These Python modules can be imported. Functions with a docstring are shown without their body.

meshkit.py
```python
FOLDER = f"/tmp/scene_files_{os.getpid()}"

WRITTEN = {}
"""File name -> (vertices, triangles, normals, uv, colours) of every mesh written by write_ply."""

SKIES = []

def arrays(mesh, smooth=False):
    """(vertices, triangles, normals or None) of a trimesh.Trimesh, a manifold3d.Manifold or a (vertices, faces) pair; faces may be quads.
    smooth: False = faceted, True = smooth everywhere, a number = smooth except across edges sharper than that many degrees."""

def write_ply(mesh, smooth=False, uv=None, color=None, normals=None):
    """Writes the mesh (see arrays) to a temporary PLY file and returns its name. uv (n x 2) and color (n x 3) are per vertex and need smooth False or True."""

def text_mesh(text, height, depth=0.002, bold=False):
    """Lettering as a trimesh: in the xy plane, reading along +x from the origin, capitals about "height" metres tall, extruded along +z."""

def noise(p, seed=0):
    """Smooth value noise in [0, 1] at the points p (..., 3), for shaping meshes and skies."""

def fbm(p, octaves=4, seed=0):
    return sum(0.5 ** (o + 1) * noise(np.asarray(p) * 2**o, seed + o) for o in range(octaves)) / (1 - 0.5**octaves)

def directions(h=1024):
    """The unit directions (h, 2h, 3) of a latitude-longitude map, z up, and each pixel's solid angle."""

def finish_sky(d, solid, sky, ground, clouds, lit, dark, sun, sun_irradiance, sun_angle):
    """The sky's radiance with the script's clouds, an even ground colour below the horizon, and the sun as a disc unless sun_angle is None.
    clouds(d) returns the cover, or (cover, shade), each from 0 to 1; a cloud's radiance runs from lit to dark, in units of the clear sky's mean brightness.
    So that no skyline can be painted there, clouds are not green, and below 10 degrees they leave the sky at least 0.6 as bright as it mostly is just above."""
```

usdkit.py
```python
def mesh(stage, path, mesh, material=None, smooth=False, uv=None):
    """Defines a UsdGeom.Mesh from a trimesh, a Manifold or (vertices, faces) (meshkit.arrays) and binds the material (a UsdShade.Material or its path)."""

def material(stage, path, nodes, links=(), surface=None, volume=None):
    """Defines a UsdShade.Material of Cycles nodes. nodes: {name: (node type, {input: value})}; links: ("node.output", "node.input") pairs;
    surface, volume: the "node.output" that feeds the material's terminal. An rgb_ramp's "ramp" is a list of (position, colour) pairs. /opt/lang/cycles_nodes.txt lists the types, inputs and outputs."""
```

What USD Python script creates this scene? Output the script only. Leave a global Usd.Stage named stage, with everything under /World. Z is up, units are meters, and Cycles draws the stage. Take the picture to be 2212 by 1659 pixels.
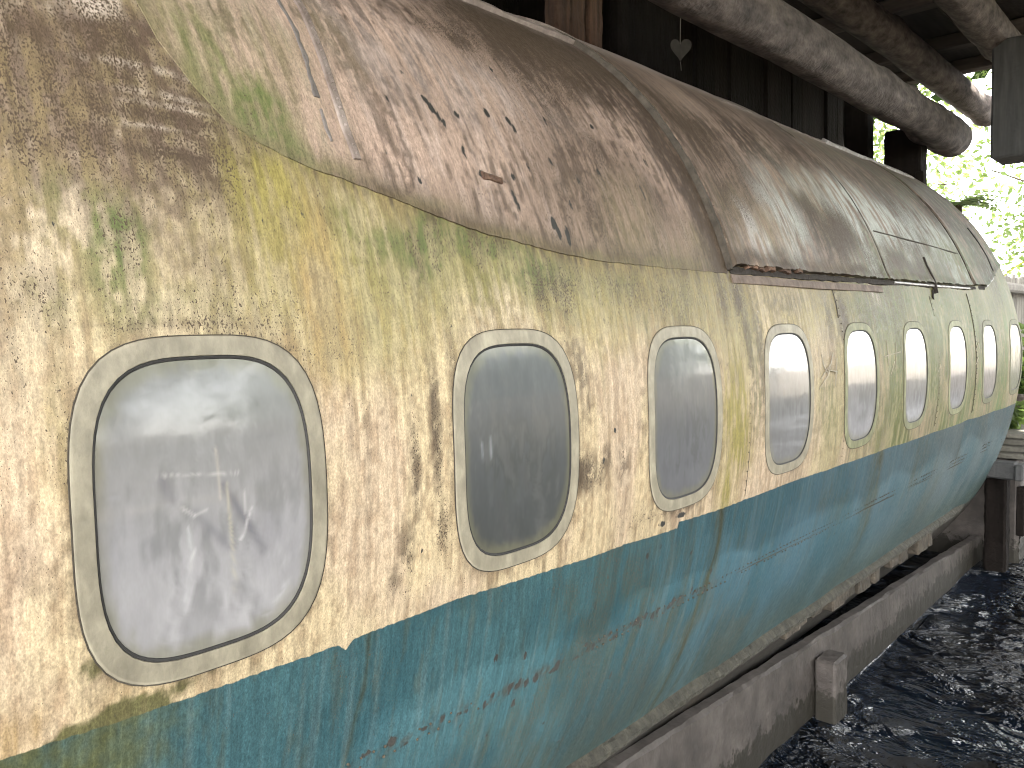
import math, random
import numpy as np, trimesh, usdkit, meshkit
from pxr import Usd, UsdGeom, UsdLux, UsdShade, Gf, Sdf, Vt
stage = Usd.Stage.CreateInMemory()
UsdGeom.SetStageUpAxis(stage, UsdGeom.Tokens.z)
UsdGeom.SetStageMetersPerUnit(stage, 1.0)
world = UsdGeom.Xform.Define(stage, '/World')
stage.SetDefaultPrim(world.GetPrim())
UsdGeom.Scope.Define(stage, '/World/Looks')
L = '/World/Looks/'
T = Sdf.ValueTypeNames

# ------------------------------------------------------------------ camera
CAM = np.array([0, 0, 1.3])
YAW, PIT, ROL = .731, -.0638, -.0231
fwd = np.array([-math.sin(YAW) * math.cos(PIT), math.cos(YAW) * math.cos(PIT), math.sin(PIT)])
rgt = np.cross(fwd, [0, 0, 1.0]); rgt /= np.linalg.norm(rgt)
upv = np.cross(rgt, fwd)
rgt, upv = rgt * math.cos(ROL) + upv * math.sin(ROL), upv * math.cos(ROL) - rgt * math.sin(ROL)
cam = UsdGeom.Camera.Define(stage, '/World/camera')
cam.CreateHorizontalApertureAttr(36.0); cam.CreateVerticalApertureAttr(27.0)
cam.CreateFocalLengthAttr(36.0 * 1761.8 / 2212)
cam.CreateClippingRangeAttr(Gf.Vec2f(0.05, 1000))
cam.AddTransformOp().Set(Gf.Matrix4d(*rgt, 0, *upv, 0, *(-fwd), 0, *CAM, 1))
EXPOSURE = 3.68
cam.CreateExposureAttr(EXPOSURE)

# ------------------------------------------------------------------ sky and sun
SUN = np.array([.22, .40, .89]); SUN /= np.linalg.norm(SUN)
sky_mat = usdkit.material(stage, L + 'sky_light', {
    'sky': ('sky_texture', {'sky_type': 'single_scattering', 'sun_disc': False, 'sun_elevation': math.asin(SUN[2]),
                            'sun_rotation': math.atan2(SUN[0], SUN[1]), 'aerosol_density': 2.5, 'air_density': 1.0}),
    'co': ('texture_coordinate', {}),
    'nz': ('noise_texture', {'scale': 2.2, 'detail': 5.0, 'roughness': .6}),
    'rp': ('rgb_ramp', {'ramp': [(0, (.35,) * 3), (.45, (.5,) * 3), (.7, (.95,) * 3), (1, (1,) * 3)]}),
    'mx': ('mix', {'color2': (9.9, 9.55, 9.0)}),
    'bg': ('background_shader', {'strength': 0.10})},
    [('co.generated', 'nz.vector'), ('nz.fac', 'rp.fac'), ('rp.color', 'mx.fac'), ('sky.color', 'mx.color1'), ('mx.color', 'bg.color')], surface='bg.background')
sky = UsdLux.DomeLight.Define(stage, '/World/sky')
UsdShade.MaterialBindingAPI.Apply(sky.GetPrim()).Bind(sky_mat)
sky.GetPrim().SetCustomDataByKey('kind', 'structure')
sun = UsdLux.DistantLight.Define(stage, '/World/sun')
sun.CreateIntensityAttr(0.9); sun.CreateAngleAttr(0.5); sun.CreateColorAttr(Gf.Vec3f(1, .94, .84))
sun.GetPrim().CreateAttribute('inputs:normalize', T.Bool).Set(True)
z = SUN; x = np.cross([0, 0, 1.0], z); x /= np.linalg.norm(x); y = np.cross(z, x)
sun.AddTransformOp().Set(Gf.Matrix4d(*x, 0, *y, 0, *z, 0, 0, 0, 10, 1))

# ------------------------------------------------------------------ helpers
used = {}
def numbered(path):
    n = used.get(path, 0); used[path] = n + 1
    return path if n == 0 else f'{path}_{n:03d}'
def tag(p, label=None, cat=None, group=None, kind=None):
    p = p.GetPrim() if hasattr(p, 'GetPrim') else p
    for k, v in (('label', label), ('category', cat), ('group', group), ('kind', kind)):
        if v: p.SetCustomDataByKey(k, v)
    return p
def path_of(parent):
    return '/World' if parent is None else str(parent.GetPath())
def thing(name, label, cat, loc=(0, 0, 0), rz=0, group=None):
    x = UsdGeom.Xform.Define(stage, numbered('/World/' + name))
    x.AddTranslateOp().Set(Gf.Vec3d(*map(float, loc)))
    if rz: x.AddRotateZOp().Set(rz)
    return tag(x, label, cat, group)
def obj(name, mesh, mat, parent=None, smooth=False, color=None, floats=None, label=None):
    m = usdkit.mesh(stage, numbered(path_of(parent) + '/' + name), mesh, L + mat if isinstance(mat, str) else mat, smooth=smooth)
    api = UsdGeom.PrimvarsAPI(m)
    if color is not None:
        api.CreatePrimvar('base', T.Color3fArray, 'vertex').Set(Vt.Vec3fArray.FromNumpy(np.ascontiguousarray(color, np.float32)))
    for k, v in (floats or {}).items():
        api.CreatePrimvar(k, T.FloatArray, 'vertex').Set(Vt.FloatArray.FromNumpy(np.ascontiguousarray(v, np.float32)))
    if label: tag(m, label)
    return m.GetPrim()
def sst(a, b, x):
    t = np.clip((x - a) / (b - a), 0, 1); return t * t * (3 - 2 * t)
def box(x0, x1, y0, y1, z0, z1, bev=.004, sub=0, amp=0, seed=0):
    """A box with worn, chamfered edges; sub > 0 subdivides and roughens it."""
    x0, x1 = min(x0, x1), max(x0, x1); y0, y1 = min(y0, y1), max(y0, y1)
    b = min(bev, .45 * (x1 - x0), .45 * (y1 - y0), .45 * (z1 - z0))
    pts = []
    for sx in (0, 1):
        for sy in (0, 1):
            for sz in (0, 1):
                c = np.array([(x0, x1)[sx], (y0, y1)[sy], (z0, z1)[sz]]); d = np.array([1 - 2 * sx, 1 - 2 * sy, 1 - 2 * sz]) * b
                for k in range(3):
                    o = d.copy(); o[k] = 0; pts.append(c + o)
    m = trimesh.convex.convex_hull(np.array(pts))
    if sub:
        v, f = trimesh.remesh.subdivide_to_size(m.vertices, m.faces, sub, max_iter=12)
        m = trimesh.Trimesh(v, f)
        n = m.vertex_normals
        m.vertices = m.vertices + n * ((meshkit.fbm(m.vertices * 14, 3, seed) - .5) * amp + (meshkit.fbm(m.vertices * 45, 2, seed + 5) - .5) * amp * .5)[:, None]
    return m
def tube(pts, radii, sides=14, cap=True):
    p = np.asarray(pts, float); n = len(p); radii = np.broadcast_to(radii, (n,))
    t = np.gradient(p, axis=0); t /= np.linalg.norm(t, axis=1, keepdims=True)
    ref = np.array([0, 0, 1.0]) if abs(t[0, 2]) < .9 else np.array([1.0, 0, 0])
    a = np.cross(t, ref); a /= np.linalg.norm(a, axis=1, keepdims=True); b = np.cross(t, a)
    ang = np.arange(sides) * 2 * np.pi / sides
    v = (p[:, None] + radii[:, None, None] * (np.cos(ang)[None, :, None] * a[:, None] + np.sin(ang)[None, :, None] * b[:, None])).reshape(-1, 3)
    i, j = np.meshgrid(np.arange(n - 1), np.arange(sides), indexing='ij')
    q = np.stack([i * sides + j, (i + 1) * sides + j, (i + 1) * sides + (j + 1) % sides, i * sides + (j + 1) % sides], -1).reshape(-1, 4)
    f = np.vstack([q[:, [0, 1, 2]], q[:, [0, 2, 3]]])
    if cap:
        v = np.vstack([v, p[0], p[-1]]); k = len(v)
        j = np.arange(sides); j2 = (j + 1) % sides
        f = np.vstack([f, np.stack([np.full(sides, k - 2), j, j2], 1), np.stack([np.full(sides, k - 1), (n - 1) * sides + j2, (n - 1) * sides + j], 1)])
    m = trimesh.Trimesh(v, f, process=False)
    m.fix_normals()
    return m
def join(ms): return trimesh.util.concatenate(ms)
# ------------------------------------------------------------------ materials
def simple(name, col, rough=.8, nscale=(6, 6, 6), var=.35, dark=None, bump=.3, detail=6, spec=.5, coat=0, bscale=1.0):
    c = np.array(col); d = np.array(dark if dark is not None else c * (1 - var))
    return usdkit.material(stage, L + name, {
        'g': ('geometry', {}), 'mp': ('mapping', {'scale': nscale}),
        'n': ('noise_texture', {'scale': 1.0, 'detail': float(detail), 'roughness': .62}),
        'r': ('rgb_ramp', {'ramp': [(.28, d), (.5, (c + d) / 2), (.72, c * 1.12)]}),
        'n2': ('noise_texture', {'scale': 60.0 * bscale, 'detail': 4.0}),
        'ad': ('math', {'math_type': 'add'}),
        'b': ('bump', {'strength': bump, 'distance': .01}),
        'oi': ('object_info', {}), 'mr': ('map_range', {'from_min': 0.0, 'from_max': 1.0, 'to_min': .72, 'to_max': 1.2}),
        'ml': ('mix', {'mix_type': 'multiply', 'fac': 1.0}),
        'p': ('principled_bsdf', {'roughness': rough, 'specular_ior_level': spec, 'coat_weight': coat})},
        [('g.position', 'mp.vector'), ('mp.vector', 'n.vector'), ('n.fac', 'r.fac'), ('g.position', 'n2.vector'), ('n.fac', 'ad.value1'), ('n2.fac', 'ad.value2'),
         ('ad.value', 'b.height'), ('b.normal', 'p.normal'), ('oi.random', 'mr.value'), ('r.color', 'ml.color1'), ('mr.result', 'ml.color2'), ('ml.color', 'p.base_color')], surface='p.BSDF')

def hull_material(name, blue):
    """Weathered paint: the primvar 'base' holds paint, algae, grime and painted sky gloss at a few millimetres; fine streaks, specks and chips come from noise."""
    nodes = {
        'g': ('geometry', {}), 'base': ('attribute', {'attribute': 'base'}), 'spk': ('attribute', {'attribute': 'speck'}), 'chip': ('attribute', {'attribute': 'chip'}),
        'm1': ('mapping', {'scale': (9, 150, 9)}), 'n1': ('noise_texture', {'scale': 1.0, 'detail': 5.0, 'roughness': .65}),
        'r1': ('map_range', {'from_min': .25, 'from_max': .75, 'to_min': .70, 'to_max': 1.26}),
        'm2': ('mapping', {'scale': (70, 170, 70)}), 'n2': ('noise_texture', {'scale': 1.0, 'detail': 4.0, 'roughness': .7}),
        'r2': ('map_range', {'from_min': .25, 'from_max': .75, 'to_min': .68, 'to_max': 1.28}),
        'mu1': ('mix', {'mix_type': 'multiply', 'fac': 1.0}), 'mu2': ('mix', {'mix_type': 'multiply', 'fac': 1.0}),
        'm3': ('mapping', {'scale': (300, 480, 300)}), 'n3': ('noise_texture', {'scale': 1.0, 'detail': 3.0, 'roughness': .6}),
        's1': ('math', {'math_type': 'subtract', 'value1': .80}), 'sm': ('math', {'math_type': 'multiply', 'value2': .42}),
        's2': ('math', {'math_type': 'subtract'}), 's3': ('math', {'math_type': 'multiply', 'value2': 14.0, 'use_clamp': True}),
        'mspk': ('mix', {'color2': (.075, .052, .034)}),
        'r3': ('map_range', {'from_min': .28, 'from_max': .72, 'to_min': .66, 'to_max': 1.30}), 'mu3': ('mix', {'mix_type': 'multiply', 'fac': 1.0}),
        'cn': ('math', {'math_type': 'multiply_add', 'value2': .014, 'value3': -.007}), 'ca': ('math', {'math_type': 'add'}),
        'cs': ('math', {'math_type': 'multiply', 'value2': 900.0, 'use_clamp': True}),
        'mchip': ('mix', {'color2': (.040, .038, .034)}),
        'rr': ('map_range', {'from_min': .2, 'from_max': .8, 'to_min': .42 if not blue else .30, 'to_max': .78}),
        'b1': ('math', {'math_type': 'multiply_add', 'value2': .5}), 'b2': ('math', {'math_type': 'subtract'}), 'b': ('bump', {'strength': .35, 'distance': .0022}),
        'p': ('principled_bsdf', {'specular_ior_level': .28})}
    links = [('g.position', 'm1.vector'), ('m1.vector', 'n1.vector'), ('n1.fac', 'r1.value'), ('g.position', 'm2.vector'), ('m2.vector', 'n2.vector'), ('n2.fac', 'r2.value'),
             ('r1.result', 'mu1.color2'), ('mu1.color', 'mu2.color1'), ('r2.result', 'mu2.color2'),
             ('g.position', 'm3.vector'), ('m3.vector', 'n3.vector'), ('spk.fac', 'sm.value1'), ('sm.value', 's1.value2'), ('n3.fac', 's2.value1'), ('s1.value', 's2.value2'),
             ('s2.value', 's3.value1'), ('s3.value', 'mspk.fac'), ('n3.fac', 'r3.value'), ('mu2.color', 'mu3.color1'), ('r3.result', 'mu3.color2'), ('mu3.color', 'mspk.color1'),
             ('n2.fac', 'cn.value1'), ('cn.value', 'ca.value1'), ('chip.fac', 'ca.value2'), ('ca.value', 'cs.value1'), ('cs.value', 'mchip.fac'), ('mspk.color', 'mchip.color1'),
             ('mchip.color', 'p.base_color'), ('n2.fac', 'rr.value'), ('rr.result', 'p.roughness'),
             ('n3.fac', 'b1.value1'), ('n2.fac', 'b1.value3'), ('b1.value', 'b2.value1'), ('cs.value', 'b2.value2'), ('b2.value', 'b.height'), ('b.normal', 'p.normal')]
    if blue:
        nodes.update({'st': ('attribute', {'attribute': 'stripe'}), 'blu': ('attribute', {'attribute': 'blue'}),
            'mb': ('mapping', {'scale': (3, 190, 3)}), 'nb': ('noise_texture', {'scale': 1.0, 'detail': 4.0, 'roughness': .7}),
            'rb': ('rgb_ramp', {'ramp': [(.0, (0, 0, 0)), (.66, (0, 0, 0)), (.86, (.45, .45, .45)), (1, (.8, .8, .8))]}),
            'mxb': ('mix', {'color2': (.12, .145, .14)}),
            'n4': ('noise_texture', {'scale': 90.0, 'detail': 3.0}), 'nn': ('math', {'math_type': 'multiply_add', 'value2': .006, 'value3': -.003}), 'sa': ('math', {'math_type': 'add'}),
            'ss': ('math', {'math_type': 'multiply', 'value2': 700.0, 'use_clamp': True}), 'mst': ('mix', {})})
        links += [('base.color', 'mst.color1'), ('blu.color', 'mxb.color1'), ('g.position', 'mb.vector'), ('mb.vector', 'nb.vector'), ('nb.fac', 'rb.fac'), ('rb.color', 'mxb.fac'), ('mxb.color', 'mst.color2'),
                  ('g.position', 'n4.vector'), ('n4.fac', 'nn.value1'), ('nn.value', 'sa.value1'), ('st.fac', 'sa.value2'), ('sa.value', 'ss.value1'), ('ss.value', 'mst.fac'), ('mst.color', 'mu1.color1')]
    else:
        links += [('base.color', 'mu1.color1')]
    return usdkit.material(stage, L + name, nodes, links, surface='p.BSDF')
hull_material('weathered_hull_paint', True)
hull_material('weathered_cowl_paint', False)
usdkit.material(stage, L + 'hazed_acrylic', {
    'g': ('geometry', {}), 'base': ('attribute', {'attribute': 'base'}), 'm': ('mapping', {'scale': (14, 60, 22)}), 'n': ('noise_texture', {'scale': 1.0, 'detail': 5.0, 'roughness': .7}),
    'r': ('map_range', {'from_min': .3, 'from_max': .7, 'to_min': .90, 'to_max': 1.08}), 'mu': ('mix', {'mix_type': 'multiply', 'fac': 1.0}),
    'n2': ('noise_texture', {'scale': 9.0, 'detail': 2.0}), 'b': ('bump', {'strength': .10, 'distance': .01}),
    'rc': ('map_range', {'from_min': .3, 'from_max': .7, 'to_min': .03, 'to_max': .16}),
    'p': ('principled_bsdf', {'roughness': .5, 'coat_weight': 1.0, 'coat_ior': 1.5})},
    [('g.position', 'm.vector'), ('m.vector', 'n.vector'), ('n.fac', 'r.value'), ('base.color', 'mu.color1'), ('r.result', 'mu.color2'), ('mu.color', 'p.base_color'),
     ('g.position', 'n2.vector'), ('n2.fac', 'b.height'), ('b.normal', 'p.coat_normal'), ('n.fac', 'rc.value'), ('rc.result', 'p.coat_roughness')], surface='p.BSDF')
simple('window_surround_metal', (.41, .365, .27), .55, (16, 40, 22), .45, bump=.15)
simple('mossy_window_surround', (.27, .27, .15), .6, (16, 40, 22), .5, bump=.15)
simple('black_rubber', (.022, .02, .018), .6, (60, 60, 60), .4, bump=.1)
simple('rotten_metal_rail', (.085, .078, .058), .8, (30, 40, 30), .6, dark=(.022, .021, .015), bump=.8)
simple('rotten_block', (.10, .082, .062), .9, (25, 25, 25), .6, dark=(.04, .033, .025), bump=.8)
simple('trim_strip_metal', (.30, .25, .22), .45, (20, 25, 20), .5, dark=(.12, .09, .075), bump=.3)
simple('brown_trim', (.19, .14, .11), .7, (20, 25, 20), .5, dark=(.08, .055, .04), bump=.3)
simple('bare_alloy', (.45, .44, .43), .35, (30, 30, 30), .5, dark=(.18, .15, .13), bump=.3)
simple('rusty_sealant', (.22, .13, .085), .9, (60, 60, 60), .5, dark=(.06, .03, .02), bump=.9)
simple('seam_dirt', (.085, .07, .05), .9, (60, 60, 60), .4)
simple('dark_grime', (.035, .026, .02), .9, (60, 60, 60), .4)
simple('scratched_paint', (.52, .46, .36), .8, (60, 60, 60), .3)
simple('flaked_grey', (.19, .165, .15), .7, (40, 40, 40), .4)
simple('old_log_wood', (.21, .17, .15), .85, (20, 9, 20), .5, dark=(.022, .015, .012), bump=.7)
simple('cut_log_end', (.30, .23, .16), .9, (30, 30, 30), .4, bump=.5)
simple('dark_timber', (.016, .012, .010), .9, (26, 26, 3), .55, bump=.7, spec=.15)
simple('brown_timber', (.16, .085, .05), .85, (34, 34, 2.5), .6, dark=(.04, .025, .018), bump=.7)
simple('roof_board_wood', (.10, .085, .075), .9, (26, 3, 10), .5, bump=.6)
simple('purlin_wood', (.16, .13, .11), .9, (3, 26, 26), .5, bump=.6)
simple('dark_grey_timber', (.09, .09, .09), .8, (30, 30, 3), .4, bump=.5)
simple('grey_weathered_wood', (.24, .22, .19), .85, (30, 30, 3), .4, bump=.6)
simple('grey_lying_boards', (.20, .19, .16), .85, (30, 3, 30), .4, bump=.6)
simple('cream_fence_wood', (.34, .27, .18), .8, (30, 30, 3), .35, bump=.5)
simple('dry_leaf', (.05, .042, .032), .8, (40, 40, 40), .4)
simple('cord', (.16, .14, .12), .9)
simple('bark', (.12, .09, .065), .9, (18, 18, 5), .5, bump=.9)
simple('earth', (.13, .10, .07), .95, (3, 3, 3), .45, bump=.8)
simple('bank_stone', (.36, .29, .24), .85, (7, 7, 7), .4, bump=.6)
simple('bank_soil', (.10, .08, .055), .95, (5, 5, 5), .5, bump=.8)
usdkit.material(stage, L + 'stained_concrete', {
    'g': ('geometry', {}), 'n': ('noise_texture', {'scale': 9.0, 'detail': 6.0, 'roughness': .65}), 'r': ('rgb_ramp', {'ramp': [(.3, (.034, .029, .026)), (.5, (.063, .053, .047)), (.72, (.11, .095, .085))]}),
    'x': ('separate_xyz', {}), 'n2': ('noise_texture', {'scale': 26.0, 'detail': 5.0, 'roughness': .7}), 'w': ('math', {'math_type': 'multiply_add', 'value2': .24, 'value3': -.01}),
    's': ('math', {'math_type': 'subtract'}), 'c': ('math', {'math_type': 'multiply', 'value2': 60.0, 'use_clamp': True}), 'm': ('mix', {'color2': (.018, .015, .010)}),
    'b': ('bump', {'strength': .5, 'distance': .01}), 'p': ('principled_bsdf', {'roughness': .7})},
    [('g.position', 'n.vector'), ('n.fac', 'r.fac'), ('g.position', 'x.vector'), ('g.position', 'n2.vector'), ('n2.fac', 'w.value1'), ('w.value', 's.value1'), ('x.z', 's.value2'), ('s.value', 'c.value1'), ('c.value', 'm.fac'),
     ('r.color', 'm.color1'), ('m.color', 'p.base_color'), ('n2.fac', 'b.height'), ('b.normal', 'p.normal')], surface='p.BSDF')
usdkit.material(stage, L + 'dark_water', {
    'g': ('geometry', {}), 'm': ('mapping', {'scale': (6, 9, 6)}), 'n': ('noise_texture', {'scale': 1.0, 'detail': 4.0, 'roughness': .55, 'distortion': .8}),
    'n2': ('noise_texture', {'scale': 30.0, 'detail': 2.0, 'roughness': .5}), 'a': ('math', {'math_type': 'multiply_add', 'value2': .20}),
    'n3': ('noise_texture', {'scale': 1.6, 'detail': 3.0}), 'mr': ('map_range', {'from_min': .42, 'from_max': .62, 'to_min': .3, 'to_max': 2.2, 'clamp': True}), 'mm': ('math', {'math_type': 'multiply'}), 'b': ('bump', {'strength': 1.0, 'distance': .15}),
    'p': ('principled_bsdf', {'base_color': (.003, .005, .009), 'roughness': .02, 'ior': 1.33, 'specular_ior_level': .5})},
    [('g.position', 'm.vector'), ('m.vector', 'n.vector'), ('g.position', 'n2.vector'), ('n2.fac', 'a.value1'), ('n.fac', 'a.value3'), ('a.value', 'mm.value1'), ('g.position', 'n3.vector'), ('n3.fac', 'mr.value'), ('mr.result', 'mm.value2'), ('mm.value', 'b.height'), ('b.normal', 'p.normal')], surface='p.BSDF')
def leaf_mat(name, col, tr):
    usdkit.material(stage, L + name, {
        'g': ('geometry', {}), 'r': ('rgb_ramp', {'ramp': [(0, np.array(col) * .55), (.6, col), (1, np.array(col) * 1.5)]}),
        'p': ('principled_bsdf', {'roughness': .45}), 't': ('translucent_bsdf', {'color': tr}), 'm': ('mix_closure', {'fac': .45})},
        [('g.random_per_island', 'r.fac'), ('r.color', 'p.base_color'), ('p.BSDF', 'm.closure1'), ('t.BSDF', 'm.closure2')], surface='m.closure')
leaf_mat('green_leaves', (.075, .12, .030), (.16, .26, .05))
leaf_mat('light_green_leaves', (.12, .18, .05), (.30, .42, .12))
leaf_mat('dark_green_leaves', (.03, .05, .014), (.02, .04, .008))
leaf_mat('yellow_green_leaf', (.25, .26, .05), (.40, .42, .08))

# ------------------------------------------------------------------ large setting
tag(obj('ground', trimesh.Trimesh([[-400, -400, -.4], [400, -400, -.4], [400, 400, -.4], [-400, 400, -.4]], [[0, 1, 2], [0, 2, 3]], process=False), 'earth'), kind='structure')
men = [(-1.034, .009), (-1.028, .0065), (-1.024, .003), (-1.018, .001), (-1.008, .0002)]      # the water climbs a little where it wets the kerb
yy = np.linspace(-2, 4.9, 260); wob = (meshkit.fbm(np.stack([yy * 9, 0 * yy, 0 * yy], -1), 3, 2) - .5) * .010
mv = np.stack([np.stack([x_ + wob, yy, z_ + 0 * yy], 1) for x_, z_ in men], 1).reshape(-1, 3); i_, j_ = np.meshgrid(np.arange(259), np.arange(4), indexing='ij')
q_ = np.stack([i_ * 5 + j_, i_ * 5 + j_ + 1, (i_ + 1) * 5 + j_ + 1, (i_ + 1) * 5 + j_], -1).reshape(-1, 4)
sheet = trimesh.Trimesh([[-5, -7, 0], [3.4, -7, 0], [3.4, 13.5, 0], [-5, 13.5, 0]], [[0, 1, 2], [0, 2, 3]], process=False)
tag(obj('water', join([sheet, trimesh.Trimesh(mv, np.vstack([q_[:, [0, 1, 2]], q_[:, [0, 2, 3]]]), process=False)]), 'dark_water'), kind='structure')
# ------------------------------------------------------------------ the airliner fuselage
X0, ZC, R1, R2 = -.82, 1.1188, 1.1119, 1.4355
Y_END = 4.72
def W(y, s, off=0.0):
    """World point of the hull at y metres along it and s metres of girth above (+) or below (-) its widest line."""
    y, s, off = np.broadcast_arrays(np.asarray(y, float), np.asarray(s, float), np.asarray(off, float))
    R = np.where(s > 0, R1, R2); a = s / R
    return np.stack([X0 - R * (1 - np.cos(a)) + off * np.cos(a), y, ZC + (R + off) * np.sin(a)], -1)
WIN_Y = [.4307, .9338, 1.4374, 1.9351, 2.4432, 2.9736, 3.5209, 4.0571, 4.60]
LIP = np.array([(.405, 1.5), (.425, .95), (.436, .72), (.446, .613), (.457, .551), (.486, .492), (.516, .45), (.553, .428), (.613, .406), (.681, .392), (.747, .376), (.828, .356), (.92, .338), (1.082, .317), (1.211, .308), (1.364, .305), (1.643, .303), (1.69, .305), (1.70, .322), (1.862, .323), (2.689, .325), (3.86, .335), (4.2, .345), (4.369, .391), (4.5, .43), (4.8, .5)])
def s_lip(y): return np.interp(y, LIP[:, 0], LIP[:, 1])
STRIPE = np.array([(-3, -.19), (.318, -.200), (.6, -.206), (.813, -.202), (1.0, -.208), (1.25, -.215), (1.421, -.221), (1.4215, -.208), (1.6, -.214), (1.948, -.212), (3.148, -.223), (4.454, -.234), (6, -.24)])
COL = dict(brown=(.115, .078, .056), green=(.13, .15, .055), olive=(.28, .235, .075), orange=(.38, .26, .12), dark=(.05, .034, .025), mould=(.085, .085, .03),
           soot=(.075, .052, .040), olive2=(.20, .17, .085), pale=(.47, .46, .42))
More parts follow.
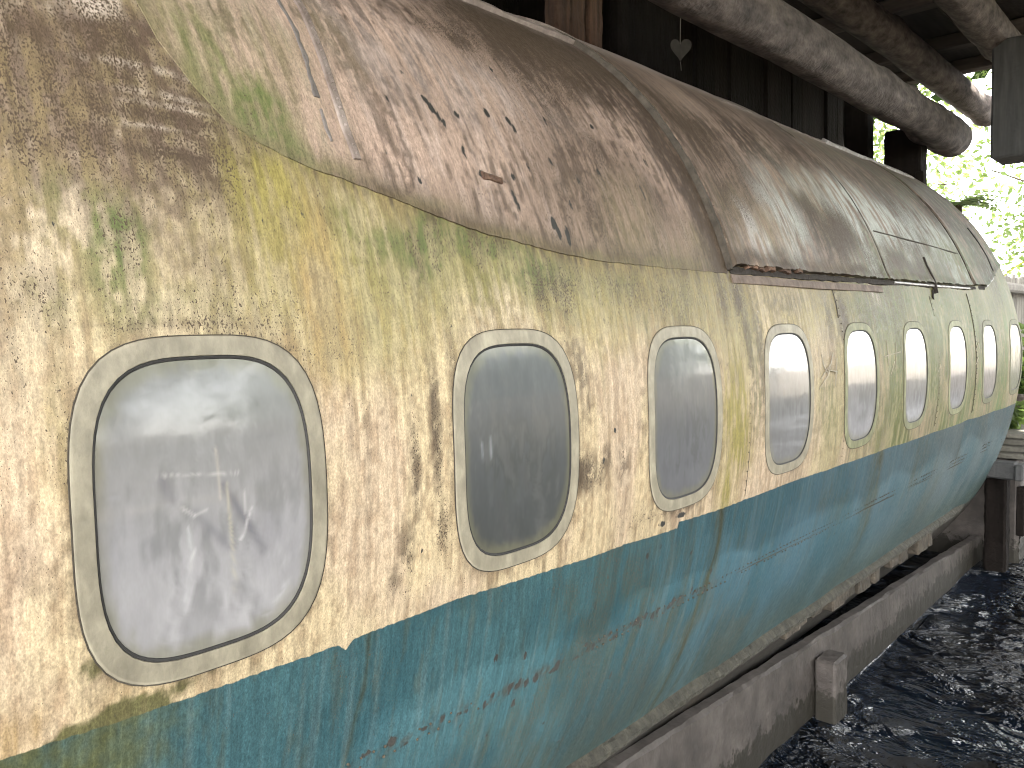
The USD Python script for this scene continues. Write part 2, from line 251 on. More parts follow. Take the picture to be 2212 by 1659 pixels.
STAINS = [
 ('brown', 0.44, 0.506, 0.097, 0.077, 0.9), ('brown', 0.499, 0.407, 0.066, 0.063, 0.85), ('brown', 0.358, 0.539, 0.065, 0.048, 0.7), ('brown', 0.364, 0.456, 0.049, 0.048, 0.5),
 ('brown', 0.44, 0.341, 0.065, 0.04, 0.55), ('brown', 0.436, 0.419, 0.061, 0.055, 0.75), ('brown', 0.563, 0.313, 0.033, 0.06, 0.35), ('brown', 0.305, 0.47, 0.026, 0.035, 0.45),
 ('brown', 0.291, 0.387, 0.025, 0.021, 0.35), ('brown', 0.599, 0.232, 0.021, 0.071, 0.3), ('brown', 0.458, 0.293, 0.045, 0.033, 0.4), ('brown', 0.243, -0.142, 0.023, 0.027, 0.45),
 ('brown', 0.259, -0.036, 0.023, 0.022, 0.35), ('brown', 0.298, -0.082, 0.021, 0.018, 0.4), ('brown', 0.322, -0.162, 0.027, 0.019, 0.5), ('green', 0.368, 0.312, 0.028, 0.041, 0.8),
 ('green', 0.37, 0.267, 0.029, 0.03, 0.5), ('green', 0.569, 0.485, 0.035, 0.066, 0.75), ('green', 0.526, 0.53, 0.033, 0.062, 0.4), ('green', 0.584, 0.447, 0.035, 0.035, 0.5),
 ('green', 0.775, 0.33, 0.098, 0.036, 0.7), ('green', 0.865, 0.293, 0.148, 0.033, 0.7), ('green', 1.006, 0.27, 0.128, 0.04, 0.6), ('green', 0.68, 0.335, 0.07, 0.034, 0.5),
 ('green', 0.32, 0.332, 0.035, 0.03, 0.3), ('green', 0.411, 0.229, 0.05, 0.02, 0.35), ('green', 0.287, 0.245, 0.032, 0.027, 0.25), ('green', 0.879, 0.237, 0.08, 0.042, 0.4),
 ('green', 1.372, 0.246, 0.101, 0.037, 0.5), ('green', 1.251, 0.261, 0.076, 0.036, 0.4), ('green', 2.648, 0.209, 0.26, 0.088, 0.7), ('green', 2.976, 0.274, 0.419, 0.1, 0.7),
 ('green', 3.478, 0.246, 0.403, 0.112, 0.7), ('green', 3.858, 0.17, 0.319, 0.158, 0.7), ('green', 2.769, 0.03, 0.094, 0.178, 0.7), ('green', 3.193, 0.042, 0.106, 0.234, 0.7),
 ('green', 3.731, -0.019, 0.108, 0.269, 0.7), ('green', 2.56, -0.1, 0.085, 0.087, 0.5), ('green', 4.241, 0.04, 0.189, 0.254, 0.7), ('green', 1.763, 0.059, 0.047, 0.105, 0.35),
 ('green', 2.18, -0.027, 0.082, 0.1, 0.35), ('green', 4.495, 0.348, 0.313, 0.124, 0.6), ('green', 3.809, 0.455, 0.406, 0.096, 0.5), ('green', 3.218, 0.403, 0.364, 0.079, 0.4),
 ('green', 2.72, 0.402, 0.231, 0.069, 0.4), ('olive', 0.554, 0.36, 0.046, 0.069, 0.95), ('olive', 0.57, 0.29, 0.046, 0.072, 0.7), ('olive', 0.517, 0.275, 0.036, 0.057, 0.5),
 ('olive', 0.652, 0.282, 0.052, 0.057, 0.4), ('olive', 0.592, 0.197, 0.041, 0.069, 0.35), ('olive', 1.646, -0.045, 0.066, 0.165, 0.9), ('olive', 1.618, -0.165, 0.055, 0.065, 0.8),
 ('olive', 1.794, 0.187, 0.145, 0.065, 0.3), ('olive', 0.281, 0.121, 0.016, 0.07, 0.3), ('olive', 0.702, 0.196, 0.063, 0.063, 0.35), ('olive', 0.84, 0.236, 0.095, 0.042, 0.35),
 ('olive', 1.172, 0.192, 0.083, 0.049, 0.3), ('olive', 2.067, 0.197, 0.208, 0.072, 0.4), ('orange', 0.599, 0.232, 0.034, 0.094, 0.5), ('orange', 0.61, 0.316, 0.028, 0.05, 0.4),
 ('orange', 1.339, 0.245, 0.098, 0.036, 0.3), ('orange', 0.345, -0.18, 0.037, 0.016, 0.3), ('orange', 0.235, -0.167, 0.023, 0.027, 0.6), ('orange', 0.554, 0.164, 0.039, 0.034, 0.3),
 ('dark', 0.723, 0.002, 0.011, 0.075, 0.85), ('dark', 0.76, 0.048, 0.01, 0.108, 0.9), ('dark', 0.702, -0.101, 0.016, 0.032, 0.8), ('dark', 0.679, -0.147, 0.011, 0.019, 0.7),
 ('dark', 0.769, -0.089, 0.011, 0.04, 0.6), ('dark', 0.642, 0.02, 0.007, 0.071, 0.5), ('dark', 1.097, -0.058, 0.04, 0.032, 1.0), ('dark', 1.143, -0.057, 0.019, 0.024, 0.6),
 ('dark', 1.164, -0.043, 0.014, 0.029, 0.8), ('dark', 1.215, -0.063, 0.018, 0.034, 0.75), ('dark', 1.095, 0.114, 0.023, 0.047, 0.7), ('dark', 1.105, 0.059, 0.015, 0.032, 0.5),
 ('dark', 1.276, 0.02, 0.012, 0.103, 0.5), ('dark', 1.787, 0.165, 0.02, 0.151, 0.6), ('dark', 1.728, 0.124, 0.018, 0.146, 0.5), ('dark', 2.23, 0.209, 0.033, 0.103, 0.6),
 ('dark', 2.327, 0.196, 0.049, 0.079, 0.7), ('dark', 1.975, 0.244, 0.167, 0.036, 0.5), ('dark', 1.424, -0.177, 0.094, 0.014, 0.7), ('dark', 1.371, -0.177, 0.054, 0.014, 0.6),
 ('dark', 0.565, 0.013, 0.006, 0.011, 0.6), ('dark', 0.618, 0.081, 0.007, 0.034, 0.4), ('dark', 0.664, 0.1, 0.006, 0.035, 0.4), ('dark', 1.031, 0.24, 0.023, 0.031, 0.3),
 ('dark', 1.076, 0.224, 0.025, 0.039, 0.35), ('dark', 0.401, 0.199, 0.079, 0.005, 0.3), ('dark', 0.8, 0.09, 0.007, 0.117, 0.6), ('dark', 0.425, 0.441, 0.055, 0.006, 0.4),
 ('dark', 0.425, 0.394, 0.048, 0.005, 0.4), ('dark', 1.638, 0.25, 0.03, 0.063, 0.4), ('dark', 1.716, 0.252, 0.032, 0.054, 0.6), ('mould', 0.35, -0.2, 0.022, 0.014, 1.0),
 ('mould', 0.322, -0.202, 0.023, 0.015, 0.9), ('mould', 0.287, -0.207, 0.025, 0.022, 0.95), ('mould', 0.266, -0.218, 0.025, 0.019, 0.9), ('mould', 0.379, -0.187, 0.035, 0.011, 0.5),
 ('mould', 0.312, -0.129, 0.026, 0.024, 0.6), ('mould', 0.323, -0.113, 0.022, 0.029, 0.5), ('mould', 0.482, -0.174, 0.035, 0.014, 0.3), ('mould', 0.41, -0.177, 0.053, 0.008, 0.4),
 ('soot', 1.401, 0.912, 0.316, 0.167, 0.9), ('soot', 1.53, 0.854, 0.254, 0.135, 0.95), ('soot', 1.634, 0.811, 0.201, 0.107, 0.9), ('soot', 1.262, 0.938, 0.208, 0.136, 0.6),
 ('soot', 1.694, 0.753, 0.113, 0.115, 0.9), ('soot', 1.651, 0.623, 0.086, 0.1, 0.9), ('soot', 1.643, 0.518, 0.068, 0.084, 0.85), ('soot', 1.652, 0.436, 0.056, 0.068, 0.85),
 ('soot', 1.66, 0.353, 0.055, 0.052, 0.95), ('soot', 1.873, 0.716, 0.188, 0.112, 0.7), ('soot', 1.969, 0.671, 0.195, 0.104, 0.5), ('soot', 2.222, 0.723, 0.203, 0.129, 0.7),
 ('soot', 2.546, 0.793, 0.215, 0.12, 0.6), ('soot', 2.079, 0.551, 0.196, 0.103, 0.45), ('soot', 1.791, 0.488, 0.102, 0.084, 0.5), ('soot', 2.475, 0.488, 0.227, 0.089, 1.2),
 ('soot', 3.101, 0.397, 0.285, 0.057, 1.0), ('soot', 2.099, 0.309, 0.185, 0.018, 0.9), ('soot', 3.957, 0.683, 0.293, 0.109, 0.8), ('soot', 2.29, 0.427, 0.179, 0.062, 0.6),
 ('soot', 2.046, 0.357, 0.238, 0.026, 0.6), ('soot', 2.87, 0.454, 0.103, 0.057, 0.6), ('soot', 3.206, 0.478, 0.309, 0.054, 0.6), ('soot', 3.476, 0.416, 0.276, 0.064, 0.5),
 ('soot', 3.966, 0.894, 0.671, 0.386, 0.5), ('soot', 4.143, 0.794, 0.357, 0.152, 0.5), ('soot', 3.276, 0.769, 0.471, 0.157, 0.5), ('soot', 1.338, 0.541, 0.142, 0.076, 0.35),
 ('soot', 1.203, 0.439, 0.09, 0.061, 0.3), ('soot', 1.827, 0.345, 0.126, 0.02, 0.9), ('soot', 2.003, 0.336, 0.143, 0.018, 0.9), ('soot', 1.456, 0.47, 0.096, 0.071, 0.3),
 ('soot', 0.989, 0.829, 0.093, 0.053, 0.6), ('soot', 1.048, 0.799, 0.096, 0.059, 0.5), ('soot', 4.162, 0.429, 0.186, 0.101, 0.5), ('soot', 2.495, 0.337, 0.24, 0.015, 0.6),
 ('olive2', 0.507, 0.546, 0.058, 0.086, 0.55), ('olive2', 0.569, 0.485, 0.049, 0.074, 0.8), ('olive2', 0.628, 0.583, 0.047, 0.082, 0.5), ('olive2', 0.73, 0.651, 0.047, 0.067, 0.3),
 ('olive2', 0.579, 0.599, 0.029, 0.054, 0.3), ('olive2', 0.586, 0.539, 0.029, 0.057, 0.35), ('olive2', 1.327, 0.394, 0.133, 0.062, 0.35), ('olive2', 1.528, 0.35, 0.119, 0.043, 0.4),
 ('olive2', 1.964, 0.428, 0.172, 0.056, 0.4), ('olive2', 2.425, 0.58, 0.208, 0.122, 0.3), ('olive2', 1.849, 0.443, 0.132, 0.081, 0.3), ('olive2', 1.213, 0.312, 0.132, 0.018, 0.6),
 ('olive2', 1.454, 0.315, 0.147, 0.02, 0.7), ('olive2', 0.97, 0.33, 0.09, 0.012, 0.4), ('olive2', 0.789, 0.374, 0.072, 0.011, 0.4), ('olive2', 0.642, 0.41, 0.045, 0.01, 0.5),
 ('pale', 2.933, 0.568, 0.334, 0.103, 1.2), ('pale', 3.151, 0.531, 0.276, 0.091, 1.1), ('pale', 3.582, 0.526, 0.302, 0.1, 1.0), ('pale', 2.675, 0.392, 0.072, 0.084, 1.2),  # pale patches on the far cowl are sky gloss painted into the colour
 ('pale', 3.768, 0.453, 0.127, 0.119, 0.9), ('pale', 2.126, 0.484, 0.098, 0.111, 0.6), ('pale', 2.972, 0.653, 0.24, 0.054, 0.5), ('pale', 1.871, 0.408, 0.058, 0.059, 0.8),
 ('pale', 3.598, 0.572, 0.311, 0.068, 0.6), ('pale', 2.83, 0.4, 0.049, 0.053, 0.7), ('pale', 3.706, 0.387, 0.076, 0.044, 0.7), ('pale', 3.446, 0.624, 0.299, 0.086, 0.5),
 ('pale', 2.421, 0.632, 0.172, 0.066, 0.35), ('pale', 0.993, 0.614, 0.259, 0.072, 0.3), ('pale', 0.876, 0.683, 0.14, 0.079, 0.25), ('pale', 0.434, 0.503, 0.062, 0.005, 0.5),
 ('pale', 0.431, 0.469, 0.05, 0.004, 0.5), ('pale', 0.436, 0.456, 0.05, 0.003, 0.5), ('pale', 0.407, 0.426, 0.042, 0.003, 0.4), ('pale', 0.391, 0.577, 0.043, 0.018, 0.8),
 ('pale', 0.432, 0.6, 0.023, 0.032, 0.7),
]

CHIPS = [(.883, .572, .006, .010), (.890, .556, .006, .014), (.898, .540, .005, .012), (.905, .528, .005, .010), (1.028, .578, .007, .011), (1.082, .573, .006, .012), (1.087, .558, .005, .014), (.95, .443, .008, .007), (.968, .441, .016, .006), (.988, .437, .014, .006),
         (1.027, .449, .006, .007), (1.011, .407, .005, .016), (1.015, .392, .004, .012), (1.097, .369, .007, .014), (1.104, .352, .006, .012), (1.127, .35, .006, .02), (.925, .479, .004, .012), (1.155, .499, .004, .01), (1.164, .415, .004, .012), (.945, .554, .006, .008), (.756, .45, .003, .005), (.807, .413, .004, .008),
         (1.2, .6, .004, .012), (1.22, .47, .004, .016), (1.08, .48, .003, .012), (1.3, .5, .005, .01), (1.36, .62, .006, .008), (1.43, .47, .004, .018), (.86, .62, .004, .005), (.8, .55, .003, .008), (1.5, .55, .005, .014), (1.12, .71, .004, .01),
         (.3, .30, .002, .003), (.62, .25, .002, .003), (.72, .10, .002, .003), (1.185, .004, .004, .005), (1.150, -.045, .004, .006), (1.43, -.195, .02, .006), (1.36, -.2, .012, .006)]
_r = np.random.default_rng(5)
PEEL = [(y + _r.uniform(-.02, .02), -.402 + _r.normal() * .006, _r.uniform(.003, .012), _r.uniform(.003, .010)) for y in np.r_[np.linspace(.62, 1.0, 14), np.linspace(.95, 1.62, 38)]]
PEEL += [(_r.uniform(.6, 4.2), _r.uniform(-.70, -.24), _r.uniform(.002, .005), _r.uniform(.003, .012)) for _ in range(70)]
LOWER_CHIPS = [(_r.uniform(.1, 2.2), _r.uniform(-.2, .45), _r.uniform(.001, .0022), _r.uniform(.0015, .004)) for _ in range(60)]

DRIPS = [(_r.uniform(.48, 4.5), _r.uniform(.55, 1.0), _r.uniform(.003, .011), _r.uniform(.15, .5), _r.uniform(.25, .6), [(.17, .115, .065), (.14, .14, .055), (.22, .17, .07), (.12, .085, .06)][k % 4]) for k in range(70)]
def paint(y, s, upper):
    z0 = np.zeros_like(y)
    st = np.stack([y * 9, s * 5, z0 + 3.1], -1)
    nA = meshkit.fbm(st, 5, 1)
    nB = meshkit.fbm(np.stack([y * 55, s * 11, z0], -1), 4, 7)
    nC = meshkit.fbm(np.stack([y * 120, s * 75, z0], -1), 4, 11)
    nD = meshkit.fbm(np.stack([y * 120, s * 16, z0], -1), 4, 17)
    nF = meshkit.fbm(np.stack([y * 70 + s * 30, s * 60 - y * 20, z0], -1), 5, 19)
    nE = meshkit.fbm(np.stack([y * 3.2, s * 3.2, z0 + 8], -1), 4, 23)
    wy = (meshkit.fbm(np.stack([y * 12, s * 9, z0], -1), 3, 31) - .5) * .10
    ws = (meshkit.fbm(np.stack([y * 12, s * 6, z0], -1), 3, 37) - .5) * .16
    def blend(c, col, m):
        return c + (np.array(col) - c) * np.clip(m, 0, 1)[:, None]
    speck = .20 + .30 * sst(.4, .7, nE) + .12 * sst(.4, .6, nB)
    far = sst(1.7, 3.0, y)
    if upper:
        c = np.array([.42, .305, .24]) * np.ones_like(y)[:, None]
        c = blend(c, (.27, .195, .15), sst(.42, .62, nE) * .65)
        c = blend(c, (.48, .375, .32), sst(.5, .75, nB) * .5)
        c = blend(c, (.16, .145, .105), far * (.25 + .4 * sst(.4, .65, nB)))
        c = blend(c, (.19, .14, .105), sst(.8, 1.75, y) * .4)
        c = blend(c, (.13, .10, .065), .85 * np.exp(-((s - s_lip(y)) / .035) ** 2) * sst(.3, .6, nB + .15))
        c = blend(c, (.12, .085, .065), sst(.74, 1.0, s + (nA - .5) * .3) * .65 * sst(.42, .95, y))
        for yc, wd, a in ((1.655, .045, .95), (1.60, .02, .5), (2.74, .03, .7), (3.3, .015, .5), (3.87, .03, .8), (2.25, .012, .45), (2.50, .010, .35), (3.55, .012, .4), (4.2, .03, .6)):
            m = a * np.exp(-((y - yc + wy * .5) / wd) ** 2) * (.25 + .95 * sst(.38, .58, nB * .5 + nC * .5))
            c = blend(c, (.055, .038, .030), m)
        c = blend(c, (.14, .20, .11), sst(2.6, 3.8, y) * sst(.38, .58, nB) * .75)
        c = blend(c, (.36, .38, .35), sst(2.0, 3.0, y) * sst(.54, .66, nD * .5 + nE * .5) * .7)
        c = blend(c, (.085, .060, .044), sst(.51, .62, nD * .45 + nA * .3 + nC * .25) * .7)
        c = blend(c, (.30, .25, .22), sst(.98, 1.06, s) * .7)
        c = blend(c, (.115, .085, .052), np.exp(-((s - s_lip(y)) / .016) ** 2) * (.35 + .75 * sst(.36, .6, nB)) * (y < 1.72))
        c = blend(c, (.24, .215, .12), sst(.74, .5, y + (nA - .5) * .3) * sst(.36, .6, nB * .5 + nE * .5) * .7)
        kinds = ('soot', 'olive2', 'pale', 'dark', 'green')
    else:
        c = np.array([.55, .435, .275]) * np.ones_like(y)[:, None]
        c = blend(c, (.61, .49, .36), sst(.40, .7, nA) * .7)
        c = blend(c, (.30, .265, .135), sst(.38, .62, nE) * sst(.0, .22, s) * (.45 + .4 * sst(.45, .75, y)))
        c = blend(c, (.36, .255, .15), sst(.46, .68, nC * .6 + nD * .4) * .5)
        c = blend(c, (.098, .120, .034), far * (.58 + .42 * sst(.36, .60, nB)))
        c = blend(c, (.16, .24, .085), sst(3.0, 4.3, y) * sst(.36, .58, nB) * .75)
        c = blend(c, (.22, .17, .09), sst(.14, .30, s + (nB - .5) * .12) * sst(1.05, 1.7, y) * .55)
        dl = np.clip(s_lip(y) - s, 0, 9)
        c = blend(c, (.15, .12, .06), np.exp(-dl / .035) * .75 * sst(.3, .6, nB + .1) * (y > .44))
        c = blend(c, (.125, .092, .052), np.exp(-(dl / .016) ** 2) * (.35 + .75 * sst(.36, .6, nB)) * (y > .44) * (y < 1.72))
        for dy, ds, dw, dlen, da, dc in DRIPS:
            near = np.abs(y - dy) < 4 * dw + .02
            t = (s_lip(np.array(dy)) * ds - s[near]) / dlen
            m = da * np.exp(-((y[near] - dy + wy[near] * .12) / (dw * (1 - .4 * np.clip(t, 0, 1)))) ** 2) * sst(-.02, .06, t) * sst(1.05, .5, t) * (.4 + .9 * sst(.38, .6, nC[near] * .6 + nB[near] * .4))
            c[near] = blend(c[near], dc, m)
        c = blend(c, (.28, .22, .09), np.exp(-dl / .12) * .55 * sst(.35, .6, nD) * (y > .44))
        up = sst(.20, .42, s + (nA - .5) * .22 + (nE - .5) * .3) * sst(.62, .40, y + (nA - .5) * .2)
        c = blend(c, (.50, .40, .30), up * .7)
        c = blend(c, (.20, .145, .105), up * (.22 + .85 * sst(.38, .58, nE * .3 + nA * .15 + nC * .35 + nF * .2)) * .88)
        speck = speck + .12 * up
        c = blend(c, (.26, .22, .085), sst(.10, .30, s + (nB - .5) * .2) * sst(.4, .62, nD * .6 + nC * .4) * .55)
        c = blend(c, (.25, .17, .10), sst(.49, .64, nD * .5 + nA * .3 + nC * .2) * .42)
        c = blend(c, (.46, .33, .24), sst(.45, .6, nA) * sst(.25, .1, s) * .35)
        kinds = ('brown', 'green', 'olive', 'orange', 'dark', 'mould', 'pale')
    sh = {k: z0.copy() for k in kinds}
    for k, cy, cs, ry, rs, a in STAINS:
        if k not in sh: continue
        if upper and cs < s_lip(cy) - .06: continue
        if not upper and cs > s_lip(cy) + .10: continue
        if k == 'green' and upper and cy < 1.5 and cs < .4: continue
        f = .35 if k in ('dark',) else 1.0
        near = (np.abs(y - cy) < 3 * ry + .06) & (np.abs(s - cs) < 3 * rs + .1)
        d2 = ((y[near] - cy + wy[near] * f * min(1, ry / .05)) / ry) ** 2 + ((s[near] - cs + ws[near] * f * min(1, rs / .05)) / rs) ** 2
        sh[k][near] = np.maximum(sh[k][near], a * np.exp(-.7 * d2 ** 1.3))
    for k in kinds:
        m = sh[k]
        if k == 'brown': q = m * (.50 + .75 * sst(.36, .64, nF)); speck = speck + .12 * m
        elif k == 'green': q = m * (.35 + 1.2 * sst(.38, .62, nC * .45 + nD * .55)); speck = speck + .25 * m
        elif k == 'dark': q = m * sst(.44, .60, nC * .65 + nD * .35 + .12 * m) * .75; speck = speck + .52 * m
        elif k == 'mould': q = sst(.22, .5, m + (nC - .5) * .5 + (nA - .5) * .3) * .92
        elif k == 'soot': q = m * (.45 + 1.0 * sst(.36, .62, nB * .6 + nC * .4)); speck = speck + .5 * m
        elif k == 'pale': q = m * sst(.35, .6, nB * .6 + nD * .4) * 1.5
        else: q = m * (.6 + .7 * sst(.36, .64, nD))
        col = COL[k]
        if k == 'pale': col = np.array([.38, .315, .285]) + (np.array([.47, .48, .44]) - np.array([.38, .315, .285])) * sst(1.6, 2.2, y)[:, None] if upper else (.58, .49, .40)  # far cowl pale turns bluish for the painted sky gloss
        c = blend(c, col, q)
    if not upper:
        for i, wyc in enumerate(WIN_Y):
            near = np.abs(y - wyc) < .25
            e = (np.abs((y[near] - wyc) / .1435) ** 3.4 + np.abs(s[near] / .1824) ** 3.4) ** (1 / 3.4)
            m = np.exp(-np.clip(e - 1, 0, 9) / .05) * sst(.35, .6, nC[near] * .6 + nB[near] * .4) * .55
            below = np.exp(-((np.abs(y[near] - wyc) - .06) / .05) ** 2) * sst(-.16, -.20, s[near]) * .35 * sst(.4, .6, nD[near])
            c[near] = blend(c[near], (.11, .08, .045), np.maximum(m, below))
    # chips of bare, dirty metal
    chip = z0 - .03
    for cy, cs, ry, rs in CHIPS + ([] if upper else PEEL + LOWER_CHIPS):
        if upper != (cs > s_lip(cy)): continue
        near = (np.abs(y - cy) < ry + .03) & (np.abs(s - cs) < rs + .03)
        d = np.sqrt(((y[near] - cy) / ry) ** 2 + ((s[near] - cs) / rs) ** 2)
        chip[near] = np.maximum(chip[near], np.clip((1 - d) * min(ry, rs), -.03, .03))
    out = dict(speck=np.clip(speck, 0, 1.2), chip=chip)
    blue = None
    if not upper:
        b = np.array([.044, .102, .115]) * np.ones_like(y)[:, None]
        b = blend(b, (.045, .092, .120), sst(1.0, 2.0, y) * .8)
        b = blend(b, (.066, .086, .088), sst(2.2, 3.6, y) * .8)
        b = blend(b, (.018, .060, .074), sst(.42, .65, nA) * .6)
        b = blend(b, (.07, .075, .05), sst(.58, .76, nD) * .35)
        b = blend(b, (.055, .065, .035), sst(.55, .72, nE + (nB - .5) * .5) * .3)
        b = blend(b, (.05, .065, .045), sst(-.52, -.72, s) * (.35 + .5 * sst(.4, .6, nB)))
        for cy, wd, a in ((1.592, .026, .85), (1.47, .012, .4), (2.69, .028, .9), (2.64, .014, .6), (3.1, .012, .4), (3.75, .012, .5), (.62, .004, .5), (1.32, .012, .3), (2.2, .015, .3), (.93, .008, .3), (3.4, .012, .4)):
            m = a * np.exp(-((y - cy + wy * .22 + .02 * np.sin(s * 9 + cy)) / wd) ** 2) * (.5 + .8 * sst(.38, .6, nD))
            b = blend(b, (.042, .046, .026), m)
        b = blend(b, (.05, .048, .038), .75 * np.exp(-((s + .402) / .012) ** 2) * sst(.50, .62, nC) * sst(.55, .8, y) * (1 - sst(1.5, 1.9, y)))
        b = blend(b, (.17, .20, .19), np.clip(sst(.60, .76, meshkit.fbm(np.stack([y * 85, s * 3, z0], -1), 3, 41)), 0, 1) * .16)
        b = blend(b, (.028, .048, .048), sst(-.34, -.72, s) * (.35 + .35 * sst(.4, .6, nA)))  # shade low on the hull painted in, deepening towards the ledge
        b = blend(b, (.030, .027, .022), sst(-.755, -.775, s))  # shade under the ledge painted onto the skin as near-black
        mm = sst(.40, .18, y + (nA - .5) * .22 + (nC - .5) * .10 + (s + .2) * .18)
        b = blend(b, (.085, .085, .028), mm)
        b = blend(b, (.36, .22, .075), sst(.21, .10, y + (nA - .5) * .2 + (nC - .5) * .08) * .8)
        e = np.interp(y, STRIPE[:, 0], STRIPE[:, 1]) - .011 * np.clip(1 - np.abs(y - .607) / .013, 0, 1)
        out['stripe'] = np.clip(e - s + (nA - .5) * .004, -.05, .05)
        blue = b
    return np.clip(c, .01, .9), out, blue

def ygrid(a, b, k=1.0):
    ys = [a]
    while ys[-1] < b:
        q = ys[-1]; ys.append(q + k * (.012 if q < .12 else .0034 * max(1, (q + .75) / 1.5)))
    ys[-1] = b
    return np.array(ys)
def grid_faces(n, m):
    i, j = np.meshgrid(np.arange(n - 1), np.arange(m - 1), indexing='ij')
    q = np.stack([i * m + j, (i + 1) * m + j, (i + 1) * m + j + 1, i * m + j + 1], -1).reshape(-1, 4)
    return np.vstack([q[:, [0, 1, 2]], q[:, [0, 2, 3]]])

fuselage = thing('airliner_fuselage', 'old airliner fuselage, cream over faded blue, streaked with green algae and rust', 'aircraft fuselage')
# dents and oil-canning between the frames make the reflections wander
def dents(y, s):
    return (meshkit.fbm(np.stack([y * 4.0, s * 3.0, 0 * y], -1), 2, 51) - .5) * .010 + .0015 * np.cos(y * 2 * np.pi / .503 * 1.0)
ys = ygrid(-1.6, Y_END); ss = np.r_[np.linspace(-1.9, -.84, 22), np.arange(-.80, .74, .0042), np.linspace(.76, 1.75, 24)]
Y, S_ = [a.ravel() for a in np.meshgrid(ys, ss, indexing='ij')]
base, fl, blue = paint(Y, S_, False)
off = dents(Y, S_)
e = np.full_like(Y, 9.0)
for wyc in WIN_Y:
    e = np.minimum(e, (np.abs((Y - wyc) / .1204) ** 3.4 + np.abs((S_ - .003) / .1570) ** 3.4) ** (1 / 3.4))
dist_rim = (e - 1) * .12
off = np.where(dist_rim < .008, -.020, off * sst(.0, .10, dist_rim))
F4 = grid_faces(len(ys), len(ss))
cov = (S_ > s_lip(Y) + .06) & (Y > .5)
F4 = F4[~cov[F4].all(1)]
keep = np.unique(F4); back = np.zeros(len(Y), int); back[keep] = np.arange(len(keep)); F4 = back[F4]
Y, S_, off, base, blue = Y[keep], S_[keep], off[keep], base[keep], blue[keep]; fl = {k: v[keep] for k, v in fl.items()}
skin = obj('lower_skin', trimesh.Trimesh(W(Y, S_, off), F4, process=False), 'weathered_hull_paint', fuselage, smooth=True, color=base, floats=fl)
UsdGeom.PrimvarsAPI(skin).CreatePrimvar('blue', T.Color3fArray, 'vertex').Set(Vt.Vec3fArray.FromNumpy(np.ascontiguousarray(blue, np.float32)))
# upper cowl: four overlapping panels with a lip that stands proud of the lower skin
def cowl(y0, y1, proud, seed):
    ys = ygrid(y0, y1, 1.25)
    t = np.r_[0, 0, np.linspace(0, .62, 170), np.linspace(.64, 1, 26)]
    Y, Tt = np.meshgrid(ys, t, indexing='ij')
    lip = s_lip(Y) + (meshkit.fbm(np.stack([Y * 60, Y * 0, Y * 0 + seed], -1), 3, 61) - .5) * (.010 if y0 > 1.6 else .004)
    S2 = np.minimum(lip + Tt * (1.75 - lip), 1.75)
    inner = np.zeros_like(Y); inner[:, 0] = 1
    O = proud + dents(Y, S2) * .6 + (.004 if y0 > 1.6 else .0) * np.exp(-((S2 - lip) / .02) ** 2)
    if y0 > 1.6: O = O + .004 * sst(.25, 0, np.minimum(Y - y0, y1 - Y) / .3)
    O = np.where(inner > 0, -.004, O)
    k0 = 1
    ends = np.minimum(Y - y0, y1 - Y) < 1e-9
    O = np.where(ends, -.002, O)
    Y, S2, O = Y.ravel(), S2.ravel(), O.ravel()
    base, fl, _ = paint(Y, S2, True)
    obj('cowl_panel', trimesh.Trimesh(W(Y, S2, O), grid_faces(len(ys), len(t)), process=False), 'weathered_cowl_paint', fuselage, smooth=True, color=base, floats=fl)
cowl(.405, 1.695, .0020, 1); cowl(1.695, 2.78, .0125, 2); cowl(2.785, 3.90, .0095, 3); cowl(3.905, 4.60, .013, 4)
bulk = W(np.full(60, Y_END - .004), np.linspace(-1.9, 1.75, 60), -.004)
ctr = np.array([[X0 - 1.25, Y_END - .004, ZC]])
obj('end_bulkhead', trimesh.Trimesh(np.vstack([ctr, bulk]), [[0, i, i + 1] for i in range(1, 60)], process=False), 'trim_strip_metal', fuselage)

